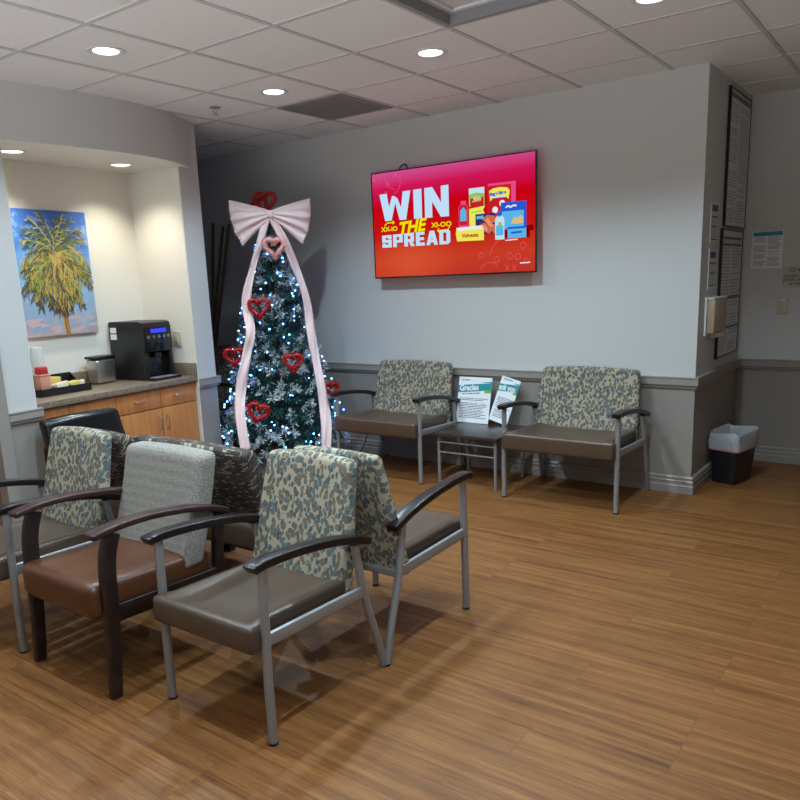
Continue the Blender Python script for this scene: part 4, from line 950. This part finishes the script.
# bow with two tails
bow = thing('ribbon_bow', 'large blush pink ribbon bow with two long tails on the tree', 'bow', (-2.637, -.737, 2.057), PI/4)
def loop(sg):
    b_ = bmesh.new(); nu, nv = 16, 26
    def P(u, v, layer):
        top = Vector((.315*u, 0, .028+(.118-.028)*u**.85)); bot = Vector((.238*u, 0, -.028-(.235-.028)*u**1.05))
        p = top.lerp(bot, v); e_ = math.sin(PI*min(1, v*1.0))
        pl_ = .024*math.sin(v*PI*8+layer*1.3)*u**.6*(1-.45*u)
        bul = .055*math.sin(PI*min(u*.92+.06, 1))**.8*e_
        p.y = (-bul if layer == 0 else bul*.8)+pl_*(1 if layer == 0 else .6); p.z += .010*math.sin(v*PI*5)*(u > .9)
        p.x = (p.x+.030*u*math.sin(PI*v))*sg; return p
    g = [[[b_.verts.new(P(i/nu, j/nv, L)) for j in range(nv+1)] for i in range(nu+1)] for L in (0, 1)]
    for L in (0, 1):
        for i in range(nu):
            for j in range(nv):
                q_ = (g[L][i][j], g[L][i+1][j], g[L][i+1][j+1], g[L][i][j+1]); b_.faces.new(q_ if (L == 0) == (sg > 0) else q_[::-1])
    for j in range(nv): b_.faces.new((g[0][nu][j], g[1][nu][j], g[1][nu][j+1], g[0][nu][j+1]))
    return finish('bow_loop', b_, M['pink'], bow, angle=80)
loop(-1); loop(1)
finish('knot', softbox((.05, .05, .06), .02, 4, 1, 1, 1, lambda x, y, z_: (x, y-.02, z_)), M['pink'], bow)
def tail(pts, w0, w1, seed):
    Rz = Matrix.Rotation(-PI/4, 3, 'Z'); O_ = Vector((-2.637, -.737, 2.057))
    pts = smoothpath([Rz @ (Vector(p)-O_) for p in pts], 8); n = len(pts); b_ = bmesh.new(); rr = random.Random(seed); rows = []; ph = rr.uniform(0, 6)
    for i, p in enumerate(pts):
        f_ = i/(n-1); w = (w0+(w1-w0)*f_)*(1+.10*math.sin(f_*17+ph)); row = []
        for j in range(7):
            q_ = (j/6-.5); row.append(b_.verts.new((p.x+q_*w, p.y-.03+.012*math.sin(q_*8+f_*21+ph)+.01*math.sin(f_*33), p.z+q_*.02*math.sin(f_*9))))
        rows.append(row)
    for A_, B_ in zip(rows, rows[1:]):
        for j in range(6): b_.faces.new((A_[j], A_[j+1], B_[j+1], B_[j]))
    o = finish('tail', b_, M['pink'], bow, angle=80); md = o.modifiers.new('thick', 'SOLIDIFY'); md.thickness = .002; return o
tail([(-2.675, -.745, 2.045), (-2.70, -.80, 1.868), (-2.755, -.86, 1.651), (-2.775, -.935, 1.401), (-2.69, -.995, 1.167), (-2.70, -1.04, .996), (-2.72, -1.10, .779), (-2.70, -1.165, .549), (-2.615, -1.215, .25)], .058, .085, 1)
tail([(-2.645, -.74, 2.045), (-2.60, -.65, 1.865), (-2.555, -.575, 1.64), (-2.475, -.56, 1.38), (-2.425, -.585, 1.137), (-2.355, -.62, .895), (-2.275, -.66, .655), (-2.215, -.70, .43), (-2.175, -.76, .21)], .055, .08, 2)

# ------------------------------------------------------------------ bamboo poles behind the tree
for lb, p0, p1 in (('leftmost dark bamboo pole standing behind the tree', (-4.28, -.17, 0), (-4.039, -.12, 2.116)), ('middle dark bamboo pole standing behind the tree', (-4.33, -.24, 0), (-3.90, -.12, 2.078)), ('rightmost dark bamboo pole standing behind the tree', (-4.27, -.27, 0), (-3.815, -.12, 2.091))):
    p0, p1 = Vector(p0), Vector(p1); b_ = bmesh.new(); pts = []; sc = []
    for i in range(9):
        for d, k in ((-.012, 1), (0, 1.18), (.012, 1)):
            f_ = min(max((i+.5)/9+d/2, 0), 1); pts.append(p0.lerp(p1, f_)-p0); sc.append(k*(1-.25*f_))
    pts = [Vector((0, 0, 0))]+pts+[p1-p0]; sc = [1]+sc+[.75]
    sweep(b_, pts, circ(.019, 10), scales=sc); o = finish('bamboo_pole', b_, M['bamboo']); o.location = p0; tag(o, lb, 'bamboo pole', 'bamboo poles in the corner')
# wall outlet and black cord behind the left bench
ol = thing('wall_outlet', 'white wall outlet with a black plug behind the left bench', 'outlet', (-2.23, -.0005, .46))
boxo('plate', (-.036, -.006, -.058), (.036, 0, .058), M['white'], ol, .002); boxo('plug', (-.018, -.04, -.045), (.018, -.006, -.01), M['black'], ol, .005)
pc = smoothpath([(-2.23, -.035, .43), (-2.25, -.06, .36), (-2.30, -.07, .18), (-2.36, -.10, .03), (-2.42, -.2, .008), (-2.5, -.3, .008)], 6)
tag(tubeo('power_cord', pc, .005, M['black'], None, 8), 'black power cord running from the wall outlet down to the tree', 'cord')
